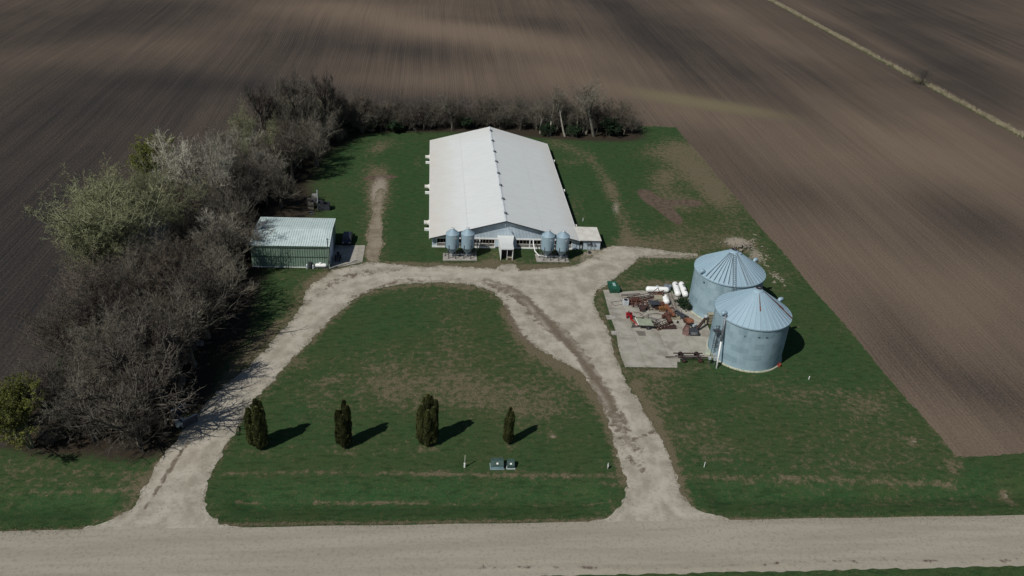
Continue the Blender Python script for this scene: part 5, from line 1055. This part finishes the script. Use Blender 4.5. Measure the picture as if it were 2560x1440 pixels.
for yy in (y0-.25, y0+2.55):
    m = MB(); xx = (x0+x1)/2+(.25 if yy < y0 else -.2); m.lathe([(.01, -.11), (.38, -.11), (.40, 0), (.38, .11), (.01, .11)], (xx, yy, PZ+.40), 18, axis='Y'); wl = m.build('wheel', M_BLACK, tl)
    m = MB(); m.lathe([(.01, -.13), (.17, -.125)], (xx, yy, PZ+.40), 12, axis='Y'); m.build('hub', M_STEEL, wl)
q = MB(); x, y, z = P3(1588, 815)
for k in range(6): q.bar((x-.9+.1*k, y-.7+.25*k, PZ+.05+.03*k), (x+.7, y-.4+.2*k, PZ+.06+.05*k), .06)
solo('steel_rods', q, M_OIL, 'small bundle of dark rods at the left end of the trailer', 'rods')
# rusty truss heap
truss(P3(1640, 822), P3(1674, 806), .9, .6, 5, M_RUSTD, 'dark truss on top of the rusty heap right of the trailer'); truss(P3(1642, 824), P3(1680, 812), .8, .2, 6, M_RUST, 'rusty ladder frame at the front of the heap right of the trailer')
q = MB(); a = P3(1655, 824); b_ = P3(1693, 823); c = P3(1686, 812); q.add([a, b_, c, (a[0]+.3, a[1]+.8, PZ), *[(p[0], p[1], PZ+.1) for p in (a, b_, c, (a[0]+.3, a[1]+.8))]], [(4, 5, 6, 7), (0, 1, 5, 4), (1, 2, 6, 5), (2, 3, 7, 6), (3, 0, 4, 7)])
q.bar(P3(1668, 800, .2), P3(1689, 818, .3), .09); q.bar(P3(1672, 806, .2), P3(1666, 820, 1.2), .08); q.bar(P3(1662, 798, .5), P3(1662, 812, 1.4), .08); solo('rusty_plate', q, M_RUSTD, 'triangular dark rusty plate under the trusses right of the trailer', 'plate')
truss(P3(1634, 806), P3(1652, 822), .8, .4, 3, M_RUSTD, 'short dark cross frame between the trailer and the rusty heap')
# feed grinder
x, y, z = P3(1727, 838); gm = thing('feed_grinder', (x, y, PZ), 'rusty feed grinder with a round orange hopper and a slanting auger', 'feed grinder')
m = MB(); hx, hy = x-.1, y+2.2; m.lathe([(.95, 1.75), (.92, 1.6), (.35, 1.0), (.3, .9), (.3, 1.02), (.86, 1.62), (.9, 1.75), (.95, 1.75)], (hx, hy, PZ), 24); m.build('hopper', M_RUSTO, gm, True)
m = MB(); m.lathe([(.97, 1.55), (1.0, 1.76), (.95, 1.78)], (hx, hy, PZ), 24); m.build('hopper_rim', M_RUSTD, gm)
m = MB(); m.add([(x-1.5, y+.2, PZ), (x-.5, y-.4, PZ), (x+.2, y+1.6, PZ), (x-1.0, y+1.9, PZ), (x-.9, y+.9, PZ+1.1), (x-.3, y+.7, PZ+1.15), (x+.1, y+1.7, PZ+1.2), (x-.7, y+1.8, PZ+1.2)], [(0, 1, 5, 4), (1, 2, 6, 5), (2, 3, 7, 6), (3, 0, 4, 7), (4, 5, 6, 7)]); m.build('body', pm('brown_rust', (.15, .085, .07), (.08, .045, .04), 2), gm)
m = MB(); m.b2(x-.3, x+1.2, y-.3, y+.9, PZ+.15, PZ+.95); m.build('mixer_box', M_OIL, gm)
m = MB(); m.b2(x-.2, x+1.05, y-.34, y-.31, PZ+.3, PZ+.85); m.build('panel', M_STEEL, gm)
m = MB(); m.bar((x+1.4, y+1.3, PZ+.5), (x+3.4, y+3.2, PZ+1.7), .4, .4); m.bar((x+3.1, y+2.9, PZ+1.5), (x+3.5, y+3.3, PZ+.2), .1); m.build('auger', M_RUSTD, gm)
m = MB(); m.lathe([(.3, -.2), (.34, 0), (.3, .2)], (x+3.4, y+3.3, PZ+1.9), 10, cap0=True, cap1=True); m.build('auger_cap', M_PALES, gm)
for dx, dy in ((1.3, -.1), (1.5, 1.6)): m = MB(); m.lathe([(.01, -.1), (.34, -.1), (.34, .1), (.01, .1)], (x+dx, y+dy, PZ+.36), 14, axis='X'); wl = m.build('wheel', M_BLACK, gm); m = MB(); m.lathe([(.16, .11), (.01, .12)], (x+dx, y+dy, PZ+.36), 10, axis='X'); m.build('rim', M_TRIM, wl)
m = MB(); m.box((x+.9, y+1.6, PZ+1.1), (.7, .5, .4), rz=.5); m.box((x+1.3, y+2.1, PZ+.9), (.5, .3, .3)); m.build('motor', M_PALES, gm)
q = MB()
for px_, py_ in ((1672, 806), (1692, 797), (1711, 806), (1694, 806)): a = P3(px_+(px_ % 7), py_); q.box((a[0], a[1], PZ+.06), (.7, .35, .12), rz=.3*(px_ % 5))
tag(solo('oil_rags', q, M_BLACK, 'dark scraps scattered on the pad between trough and grinder', 'scraps'), kind='stuff')
# wagon running gear
a, b_ = P3(1692, 903), P3(1755, 903); wg = thing('wagon_gear', ((a[0]+b_[0])/2, a[1], PZ), 'rusty wagon running gear with long beams at the front edge of the pad', 'wagon')
x0, x1, yy = a[0], b_[0], a[1]
for dy, e in ((0.05, .55), (1.25, 0), (.75, .3)):
    m = MB(); m.bar((x0-.4+e, yy+dy, PZ+.8), (x1+.3+e, yy+dy-.03, PZ+.8), .13, .17)
    if dy != .75: m.build('beam', M_RUSTD, wg)
for fx in (.18, .82):
    xx = x0+(x1-x0)*fx+.3; m = MB(); m.bar((xx, yy-.25, PZ+.5), (xx-.15, yy+1.55, PZ+.5), .18, .2); m.bar((xx-.25, yy+.1, PZ+.65), (xx+.25, yy+1.3, PZ+.65), .1); ax_ = m.build('axle', M_RUSTD, wg)
    for dy in (-.35, 1.65):
        m = MB(); m.lathe([(.01, -.12), (.40, -.12), (.43, 0), (.40, .12), (.01, .12)], (xx-(.15 if dy > 0 else 0), yy+dy, PZ+.43), 18, axis='Y'); wl = m.build('wheel', M_BLACK if dy > 0 or fx < .5 else M_RUSTD, wg)
        m = MB(); m.lathe([(.01, -.135), (.22, -.13)], (xx-(.15 if dy > 0 else 0), yy+dy, PZ+.43), 12, axis='Y'); m.build('rim', M_RUST, wl)
m = MB(); m.bar((x0, yy+.65, PZ+.5), (x0-1.8, yy+.95, PZ+.25), .1); m.bar((x0, yy+.65, PZ+.5), (x1, yy+.6, PZ+.5), .1); m.build('tongue', M_RUSTD, wg)
# ================================================================== trees
def unit(v): return v/np.maximum(np.linalg.norm(v, axis=-1, keepdims=True), 1e-9)
def perp(d, rg):
    r = rg.normal(0, 1, d.shape); a = unit(np.cross(d, r)); return a, np.cross(d, a)
def grow(P, D, L, rg, K=4, wob=.12, up=.15):
    """curves [N,K,3] from base points P along D"""
    n = len(P); pts = np.zeros((n, K, 3)); pts[:, 0] = P; d = D.copy()
    for k in range(1, K):
        d = unit(d+rg.normal(0, wob, (n, 3))+np.array([0, 0, up])); pts[:, k] = pts[:, k-1]+d*(L/(K-1))[:, None]
    return pts
def kids(C, L, m, rg, t0=.25, t1=1.0, ang=(30, 60), ratio=.55, taper=.45, lenj=.25):
    """m children on each curve"""
    n, K, _ = C.shape; t = rg.uniform(t0, t1, (n, m)); t[:, 0] = 1.0
    f = t*(K-1); i = np.minimum(f.astype(int), K-2); u = f-i; r = np.arange(n)[:, None]
    P = C[r, i]*(1-u)[..., None]+C[r, i+1]*u[..., None]; T = unit(C[r, i+1]-C[r, i])
    P, T = P.reshape(-1, 3), T.reshape(-1, 3); th = np.radians(rg.uniform(ang[0], ang[1], (n, m))); th[:, 0] *= .35; th = th.ravel()[:, None]
    a, b = perp(T, rg); D = unit(T*np.cos(th)+a*np.sin(th))
    l = (L[:, None]*ratio*(1-taper*t)*rg.uniform(1-lenj, 1+lenj, (n, m)))
    l[:, 0] *= 1.1
    return P, D, l.ravel(), t.ravel()
def tubes(C, r0, r1, s, rg):
    n, K, _ = C.shape; T = unit(C[:, -1]-C[:, 0]); a, b = perp(T, rg)
    rr = r0[:, None]*(1-np.linspace(0, 1, K))+r1[:, None]*np.linspace(0, 1, K)
    if s == 2:
        V = np.stack([C-a[:, None]*rr[..., None], C+a[:, None]*rr[..., None]], 2)
        idx = np.arange(n*K*2).reshape(n, K, 2); F = np.stack([idx[:, :-1, 0], idx[:, :-1, 1], idx[:, 1:, 1], idx[:, 1:, 0]], -1).reshape(-1, 4)
    else:
        an = np.arange(s)*2*np.pi/s
        V = C[:, :, None]+rr[..., None, None]*(a[:, None, None]*np.cos(an)[:, None]+b[:, None, None]*np.sin(an)[:, None])
        idx = np.arange(n*K*s).reshape(n, K, s); nx = np.roll(idx, -1, 2); F = np.stack([idx[:, :-1], nx[:, :-1], nx[:, 1:], idx[:, 1:]], -1).reshape(-1, 4)
    return V.reshape(-1, 3), F
def tree_mesh(name, H, spread, seed, bark, leaf=None,  stems=1, limbs=8, kid=(7, 8, 7, 4), trunk_r=.35, lean=.0, upb=.12, ang=(25, 55), bole=.25, leafn=1, leafs=.10, tw=.02, cb=None, ratios=(.95, .56, .50, .46)):
    rg = np.random.default_rng(seed); parts = []
    P = np.zeros((stems, 3)); P[:, :2] = rg.normal(0, .25*(stems > 1), (stems, 2))
    D = np.tile(np.array([0, 0, 1.0]), (stems, 1)); D[:, :2] += rg.normal(0, .22 if stems > 1 else .05, (stems, 2))+np.array([lean, 0]); D = unit(D)
    L = np.full(stems, H*.42)*rg.uniform(.8, 1.05, stems)
    C = grow(P, D, L, rg, 6, .07, .05)
    r0 = np.full(stems, trunk_r/(stems**.5)); TV, TF = tubes(C, r0, r0*.35, 8, rg)
    rad = r0*.55; V = []; F = []; nv = 0; lv = None
    for lev in range(len(kid)):
        m = limbs if lev == 0 else kid[lev]
        t0 = bole if lev == 0 else .2
        P, D, l, tt = kids(C, L, m, rg, t0, 1.0, (ang[0]+lev*4, ang[1]+lev*6), ratios[lev]*(spread if lev == 0 else 1), .35)
        if lev == 0: rad = np.repeat(r0, m)*(.55-.25*tt)
        else: rad = np.repeat(rad, m)*rg.uniform(.35, .6, len(P))
        rad = np.maximum(rad, tw*(.5 if lev == len(kid)-1 else .8)); L = l
        C = grow(P, D, L, rg, 5 if lev < 2 else 3, .075 if lev < 2 else .10, upb*(1 if lev < 2 else .5))
        v, f = tubes(C, rad, rad*(.35 if lev < 3 else .3), (5, 3, 2, 2, 2)[lev], rg); V.append(v); F.append(f+nv); nv += len(v)
    mi = [np.zeros(sum(len(f) for f in F), int)]
    if leaf is not None:
        n, K, _ = C.shape; k = rg.choice(n, int(n*leafn), replace=leafn > 1); t = rg.uniform(.2, 1.1, len(k))[:, None]
        c = C[k, 0]+(C[k, -1]-C[k, 0])*t+rg.normal(0, .06, (len(k), 3)); s = leafs*rg.uniform(.6, 1.4, len(k))[:, None]
        a = unit(rg.normal(0, 1, (len(k), 3))); b = unit(np.cross(a, rg.normal(0, 1, (len(k), 3))))
        v = np.stack([c-a*s, c+a*s*.3+b*s, c+a*s-b*s*.4], 1).reshape(-1, 3); f3 = np.arange(len(v)).reshape(-1, 3)+nv
        V.append(v); mi.append(np.ones(len(f3), int)); allF = [np.concatenate(F), f3]
    else: allF = [np.concatenate(F)]
    V = np.concatenate(V); mats = [cb or bark]+([leaf] if leaf is not None else [])
    top = V[:, 2].max(); sc_ = H/top; V *= sc_; TV = TV*sc_
    return (npmesh('trunk', TV, [TF], [bark], smooth=True), npmesh('crown', V, allF, mats, np.concatenate(mi)), H)
def bark(name, c1, c2, leaf=False):
    t = NT(name); oi = t.n('ShaderNodeObjectInfo').outputs['Random']
    f = t.step(t.noise(.6, 3, .6), .3, .7); c = t.mix(f, c1, c2)
    c = t.mul(c, t.math('ADD', t.math('MULTIPLY', oi, .55), .70)); return t.done(c, .95, 0, .1)
BK_G = bark('grey_bark', (.185, .170, .135), (.10, .092, .072)); BK_P = bark('pale_bark', (.42, .405, .33), (.26, .245, .195)); BK_R = bark('reddish_bark', (.150, .135, .108), (.090, .080, .064))
BK_O = bark('olive_bark', (.24, .245, .15), (.15, .155, .095)); BK_D = bark('dark_bark', (.125, .113, .095), (.056, .049, .042)); BK_W = bark('white_bark', (.34, .32, .27), (.2, .185, .15))
LF_Y = bark('yellow_green_buds', (.165, .175, .045), (.10, .11, .028)); LF_O = bark('olive_buds', (.26, .27, .14), (.17, .18, .085)); LF_G = bark('dark_green_leaves', (.035, .065, .03), (.018, .035, .018)); LF_R = bark('reddish_buds', (.16, .115, .088), (.10, .072, .053))
T = {}
T['willow'] = [tree_mesh('t', 20, 1.3, 11, BK_O, LF_O, 3, 9, (0, 9, 8, 9), .75, 0, .10, (22, 58), .25, 2.6, .045, .017), tree_mesh('t', 20, 1.2, 12, BK_O, LF_O, 3, 7, (0, 9, 8, 8), .6, 0, .10, (25, 60), .2, 2.0, .045, .017)]
T['grey'] = [tree_mesh('t', 18, 1.2, 21, BK_P, None, 3, 8, (0, 8, 8, 8), .6, 0, .12, (22, 56), .2, tw=.024), tree_mesh('t', 17, 1.2, 22, BK_P, None, 2, 9, (0, 8, 8, 8), .55, 0, .12, (25, 58), .2, tw=.024)]
T['yellow'] = [tree_mesh('t', 14, 1.0, 31, BK_O, LF_Y, 3, 8, (0, 8, 7, 6), .35, 0, .14, (22, 56), .15, 5, .075, .014)]
T['tall'] = [tree_mesh('t', 19, .75, 41, BK_D, None, 1, 11, (0, 8, 8, 6), .4, 0, .22, (20, 45), .3, tw=.020), tree_mesh('t', 19, .8, 42, BK_O, LF_O, 2, 8, (0, 7, 7, 6), .4, 0, .22, (20, 45), .3, .3, .08, .020), tree_mesh('t', 18, .8, 43, BK_G, None, 2, 7, (0, 8, 7, 6), .4, 0, .2, (20, 48), .3, tw=.020)]
T['dark'] = [tree_mesh('t', 12, 1.1, 51, BK_D, None, 3, 7, (0, 8, 8, 8), .32, 0, .10, (25, 60), .15, tw=.017), tree_mesh('t', 12, 1.15, 52, BK_R, LF_R, 2, 9, (0, 8, 8, 8), .32, 0, .10, (28, 62), .15, .4, .06, .017), tree_mesh('t', 12, 1.1, 53, BK_G, None, 3, 7, (0, 8, 8, 8), .32, 0, .10, (25, 60), .15, tw=.017)]
T['brush'] = [tree_mesh('t', 6, 1.2, 61, BK_R, None, 7, 5, (0, 6, 7, 7), .14, 0, .12, (20, 60), .1, tw=.012), tree_mesh('t', 6, 1.2, 62, BK_D, None, 7, 5, (0, 6, 7, 7), .14, 0, .12, (20, 60), .1, tw=.012), tree_mesh('t', 6, 1.2, 63, BK_G, LF_G, 6, 5, (0, 6, 7, 5), .14, 0, .12, (20, 60), .1, 1.6, .12, .014)]
T['snag'] = [tree_mesh('t', 17, .8, 71, BK_W, None, 1, 7, (0, 6, 7, 6), .22, .3, .2, (22, 52), .45, tw=.022, cb=BK_G), tree_mesh('t', 14, .7, 72, BK_P, None, 1, 7, (0, 6, 6, 6), .2, .02, .25, (20, 45), .45, tw=.020, cb=BK_G)]
T['limby'] = [tree_mesh('t', 15, 1.2, 81, BK_D, None, 2, 7, (0, 7, 6, 4), .6, .1, .10, (28, 62), .3, tw=.030), tree_mesh('t', 15, 1.15, 82, BK_D, None, 1, 9, (0, 7, 6, 4), .45, .0, .10, (28, 60), .3, tw=.028)]
def plant(kind, v, x, y, h, label, cat='tree', group=None, name='bare_tree', wid=1.0):
    tm, cm, H = T[kind][v % len(T[kind])]; o = thing(name, (x, y, 0), label, cat, group, rz=random.uniform(0, 6.28)); s = h/H; o.scale = (s*wid, s*wid, s)
    for nm, me in (('trunk', tm), ('crown', cm)):
        c = bpy.data.objects.new(nm, me); col.objects.link(c); c.parent = o
    return o
def plant_px(kind, v, px_, py_, h, label, **k): x, y, _ = W(px_, py_); return plant(kind, v, x, y, h, label, **k)
# landmark trees of the left belt
plant_px('willow', 0, 330, 700, 24.5, 'huge spreading olive-green budding tree bulging out over the left field', wid=1.28, name='budding_tree')
plant_px('willow', 1, 290, 640, 17, 'lower olive budding tree on the field side of the huge spreading one', name='budding_tree')
plant_px('willow', 0, 275, 705, 17, 'lower olive budding tree filling the near left side of the huge spreading one', name='budding_tree', wid=1.2)
plant_px('willow', 1, 375, 610, 20, 'olive budding tree behind the right side of the huge spreading one', name='budding_tree', wid=1.1)
plant_px('willow', 1, 420, 640, 15, 'olive budding tree between the huge spreading tree and the shed', name='budding_tree', wid=1.1)
plant_px('grey', 0, 560, 550, 20.5, 'large pale-grey bare tree behind the shed, with a wide fan of bright branches', wid=1.1)
plant_px('grey', 1, 480, 520, 19.5, 'pale-grey bare tree left of the brightest fan-shaped one', wid=1.05)
plant_px('yellow', 0, 405, 470, 13.5, 'bright yellow-green tree behind the pale-grey trees at the field edge', name='budding_tree', wid=1.2)
plant_px('yellow', 0, 80, 1118, 12.5, 'round yellow-green small tree at the far left end of the belt', name='budding_tree', wid=1.0)
plant_px('yellow', 0, 15, 1085, 8, 'low yellow-green bush touching the left edge of the picture', name='budding_tree', cat='bush')
plant_px('dark', 1, 200, 930, 13, 'reddish-brown bare tree on the field side of the lower belt', wid=1.2)
plant_px('dark', 1, 265, 800, 13, 'reddish-brown bare tree level with the middle of the lower belt, at the field edge', wid=1.1)
plant_px('limby', 1, 345, 1040, 16, 'tall forked bare tree in the lower belt, left of the dark bunker')
plant_px('dark', 2, 240, 1075, 13, 'broad grey bare tree in the lower belt beside the yellow-green tree', wid=1.2)
plant_px('dark', 0, 355, 1128, 9, 'small bare tree at the front corner of the belt, nearest the drive entrance', wid=.9)
plant_px('tall', 2, 372, 1030, 14, 'thin grey-trunked bare tree left of the dark bunker')
plant_px('tall', 2, 440, 950, 14, 'slender leaning bare tree whose shadow crosses the left drive')
for k, (px_, py_, h, v, lb) in enumerate(((348, 1112, 11, 2, 'bare tree at the front edge of the belt, left of the bunker'), (455, 985, 15, 0, 'tall bare tree behind the bunker whose branches shade the drive'), (488, 915, 15, 2, 'tall bare tree beside the heap of broken concrete'), (520, 845, 14, 0, 'tall bare tree half way up the left drive'), (555, 770, 14, 2, 'tall bare tree at the grass edge in front of the shed'), (568, 700, 13, 0, 'tall bare tree touching the front left corner of the shed'),
        (600, 640, 15, 2, 'tall bare tree against the left end wall of the shed'), (612, 585, 15, 0, 'tall bare tree whose shadow falls on the left end of the shed roof'), (700, 520, 12, 2, 'bare tree close behind the left half of the shed'), (730, 455, 14, 0, 'bare tree at the grass edge behind the junk pallets'), (790, 415, 13, 2, 'bare tree at the belt edge level with the rear of the barn'))):
    plant_px('tall', v, px_, py_, h, lb, wid=1.35)
for k, (px_, py_, h, v) in enumerate(((660, 385, 20.5, 0), (700, 380, 20, 2), (745, 372, 22, 0), (775, 366, 19, 2), (815, 355, 20.5, 0), (620, 400, 17, 1), (720, 400, 15, 2), (850, 340, 14, 0))):
    plant_px('tall', v, px_, py_, h, 'tall slim bare tree in the thick clump at the back left corner of the farmyard', group='tall trees of the back left corner')
# belt filler
def belt(n, poly_px, hr, kinds, label, group, seed, mind=2.6, name='bare_tree', wid=1.15):
    rg = random.Random(seed); P = [W(*p)[:2] for p in poly_px]; xs_ = [p[0] for p in P]; ys_ = [p[1] for p in P]; got = []
    tries = 0
    while len(got) < n and tries < 6000:
        tries += 1; x, y = rg.uniform(min(xs_), max(xs_)), rg.uniform(min(ys_), max(ys_)); ins = False
        for (x0, y0), (x1, y1) in zip(P, P[1:]+P[:1]):
            if (y0 > y) != (y1 > y) and x < (x1-x0)*(y-y0)/(y1-y0)+x0: ins = not ins
        if ins and all((x-a)**2+(y-b)**2 > mind**2 for a, b in got):
            got.append((x, y)); kd, v = rg.choice(kinds); plant(kd, v, x, y, rg.uniform(*hr), label, group=group, name=name, wid=wid, cat='tree' if name != 'bare_shrub' else 'shrub')
    return got
low = [(110, 1110), (190, 960), (280, 800), (400, 700), (560, 690), (525, 800), (440, 930), (365, 1040), (330, 1105), (300, 1120)]
mid = [(370, 680), (430, 560), (560, 440), (640, 420), (700, 440), (690, 500), (640, 540), (600, 600), (600, 680), (470, 720)]
up = [(560, 430), (680, 350), (830, 305), (900, 305), (880, 335), (800, 390), (740, 440), (640, 480)]
back = [(880, 306), (1300, 306), (1590, 322), (1580, 334), (1400, 332), (1200, 318), (1000, 326), (880, 334)]
dk = [('dark', 0), ('dark', 1), ('dark', 2)]
for px_, py_, h, v, lb in ((330, 1090, 15, 0, 'thick-limbed dark tree casting the boldest branch shadows across the drive entrance'), (385, 995, 16, 1, 'thick-limbed tree some way behind the dark bunker, to its upper left'), (452, 950, 16, 0, 'thick-limbed dark tree shading the middle of the left drive'), (478, 880, 15, 0, 'thick-limbed tree just above the heap of broken concrete'), (522, 800, 14, 0, 'thick-limbed dark tree at the grass edge below the shed')):
    plant_px('limby', v, px_, py_, h, lb, wid=1.15)
belt(30, low, (10, 14.5), dk, 'grey-brown bare tree in the dense lower belt between left field and drive', 'bare trees of the lower belt', 1, 3.0)
belt(26, mid, (10, 15), dk+[('grey', 1)], 'bare tree in the dense belt behind and left of the green shed', 'bare trees behind the shed', 2, 3.2)
belt(24, up, (9, 14.5), dk+[('tall', 1)], 'bare tree in the upper belt towards the back left corner', 'bare trees of the upper belt', 3, 3.0)
belt(26, back, (7, 11), dk, 'small bare tree in the hedgerow behind the barn', 'small trees of the back hedgerow', 4, 3.6)
BR = [('brush', 0), ('brush', 1), ('brush', 0), ('brush', 1), ('brush', 2)]
belt(70, low, (3, 6), BR, 'twiggy undergrowth shrub in the lower belt', 'undergrowth of the lower belt', 5, 1.8, 'bare_shrub', 1.3)
belt(60, mid, (3, 6), BR, 'twiggy undergrowth shrub behind the green shed', 'undergrowth behind the shed', 6, 1.9, 'bare_shrub', 1.3)
belt(50, up, (3, 6), BR, 'twiggy undergrowth shrub in the upper belt', 'undergrowth of the upper belt', 7, 1.9, 'bare_shrub', 1.3)
belt(80, back, (4, 7), [('brush', 0), ('brush', 1), ('brush', 0), ('brush', 0)], 'twiggy shrub in the hedgerow along the back of the yard', 'shrubs of the back hedgerow', 8, 1.6, 'bare_shrub', 1.4)
# back row landmarks
plant_px('snag', 0, 1412, 341, 15.5, 'pale-trunked tree leaning right in the back hedgerow, the whitest trunk')
plant_px('snag', 1, 1375, 338, 15, 'tall pale bare tree just left of the leaning white trunk')
plant_px('snag', 1, 1440, 342, 12, 'thin straight pale trunk left of the wide-crowned tree at the back', wid=.6)
plant_px('tall', 2, 1462, 336, 16.5, 'tall straight bare tree in the middle of the back hedgerow', wid=1.3)
plant_px('snag', 0, 1485, 341, 17, 'wide-crowned pale bare tree at the right end of the back hedgerow', wid=1.5)
plant_px('snag', 1, 1350, 334, 11.5, 'thin bare tree standing free in the back hedgerow above the barn ridge')
plant_px('dark', 1, 1560, 336, 7.5, 'dark bushy bare tree at the right end of the back hedgerow')
plant_px('brush', 2, 1520, 340, 5.5, 'dark green bush at the foot of the last tall trees at the back', cat='bush', name='green_bush', wid=1.4)
for px_, h in ((965, 8), (1035, 7.5), (1060, 7), (1130, 7.5), (1250, 6), (1300, 6.5)):
    plant_px('tall', 0, px_, 326, h, 'small dark bare tree rising above the hedgerow left of or behind the barn', group='slim hedgerow trees', wid=1.3)
for px_, py_ in ((930, 330), (985, 333), (1165, 322), (1370, 338), (1435, 342)):
    plant_px('brush', 2, px_, py_, 3.8, 'dark green bush in the back hedgerow', cat='bush', name='green_bush', group='green bushes in the hedgerow', wid=1.5)
plant_px('brush', 1, 2302, 213, 8, 'lone dark bare shrub in the grass strip between the far fields', cat='shrub', name='bare_shrub', wid=1.3)
plant_px('brush', 2, 1703, 772, 2.4, 'dark green-brown brush heap between the white tanks and the farther bin', cat='shrub', name='brush_heap', wid=1.6)
plant_px('brush', 0, 1708, 762, 2.0, 'brown twiggy weeds behind the brush heap at the farther bin', cat='shrub', name='weed_clump', wid=1.5)
# ---- arborvitae
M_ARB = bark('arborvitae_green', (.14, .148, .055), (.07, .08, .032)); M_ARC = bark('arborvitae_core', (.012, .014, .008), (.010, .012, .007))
def arbor(px_, py_, lobes, label, seed):
    x, y, _ = W(px_, py_); o = thing('arborvitae', (x, y, 0), label, 'evergreen', 'upright evergreens on the front lawn'); rg = np.random.default_rng(seed)
    V = []; Vc = MB()
    for lx, ly, r, z0, z1 in lobes:
        r *= .86; lx *= 1.02; z1 = 7.3+(z1-7.3)*1.12 if z1 > 7 else z1*.97
        hgt = z1-z0; n = int(2600*r*hgt*1.25); t = rg.uniform(0, 1, n)**.95; a = rg.uniform(0, 2*np.pi, n)
        prof = np.clip((1-t)*7, 0, 1)**.5*np.clip(t*6+.45, 0, 1)**.7*(1-.15*t)
        lump = 1+.14*np.sin(a*3+t*9+lx*5)+.13*np.sin(a*5-t*17+ly*7)+.09*np.sin(t*40+a*2)
        rr = r*prof*lump*rg.uniform(.78, 1.12, n)
        c = np.stack([lx+rr*np.cos(a), ly+rr*np.sin(a), z0+hgt*t], -1)
        out = np.stack([np.cos(a), np.sin(a), np.full(n, 1.6)], -1); out = unit(out+rg.normal(0, .35, (n, 3))); sd = unit(np.cross(out, np.stack([np.cos(a), np.sin(a), np.zeros(n)], -1))+rg.normal(0, .3, (n, 3)))
        s = rg.uniform(.08, .17, n)[:, None]; V.append(np.stack([c-sd*s*.45, c+sd*s*.45, c+out*s*1.6], 1).reshape(-1, 3))
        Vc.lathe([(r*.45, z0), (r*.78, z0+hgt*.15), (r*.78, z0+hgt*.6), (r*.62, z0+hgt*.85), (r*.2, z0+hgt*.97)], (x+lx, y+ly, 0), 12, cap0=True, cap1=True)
    V = np.concatenate(V); me = npmesh('foliage', V, [np.arange(len(V)).reshape(-1, 3)], [M_ARB]); c = bpy.data.objects.new('crown', me); col.objects.link(c); c.parent = o
    k = Vc.build('dark_core', M_ARC, o); MBt = MB().tube([(x, y, 0), (x, y, .9)], .16, 8); MBt.build('trunk', BK_G, o)  # near-black core: the foliage's inner shade put into colour
arbor(650, 1122, [(0, -.1, .70, .25, 7.3), (-1.15, .5, .50, .4, 6.9), (.62, .2, .55, .5, 6.9), (-.15, .7, .48, .5, 8.0), (.42, .8, .4, .5, 7.7), (-1.55, .9, .32, .6, 5.6)], 'leftmost arborvitae clump, with a separate shorter stem on its left', 1)
arbor(861, 1118, [(0, -.1, .68, .25, 5.9), (.5, .3, .55, .5, 7.1), (-.72, .4, .48, .4, 6.4), (.1, .8, .42, .5, 7.6), (-.45, .8, .32, .5, 6.0)], 'second arborvitae from the left, a two-topped column', 2)
arbor(1068, 1114, [(0, -.1, .68, .25, 6.5), (-.8, .2, .52, .4, 7.1), (.75, .2, .56, .4, 6.8), (0, .6, .5, .5, 8.5), (-1.2, .7, .36, .6, 6.2), (1.1, .7, .4, .6, 7.6), (.5, .8, .36, .6, 8.0), (-.5, .8, .36, .6, 7.9)], 'widest arborvitae clump, third from the left, with many tops', 3)
arbor(1270, 1110, [(0, -.05, .42, .25, 4.9), (.3, .2, .38, .4, 5.9), (-.38, .25, .34, .4, 4.8), (.05, .5, .32, .5, 6.4), (-.2, .4, .25, .5, 5.6)], 'slimmest arborvitae, the rightmost of the four on the front lawn', 4)
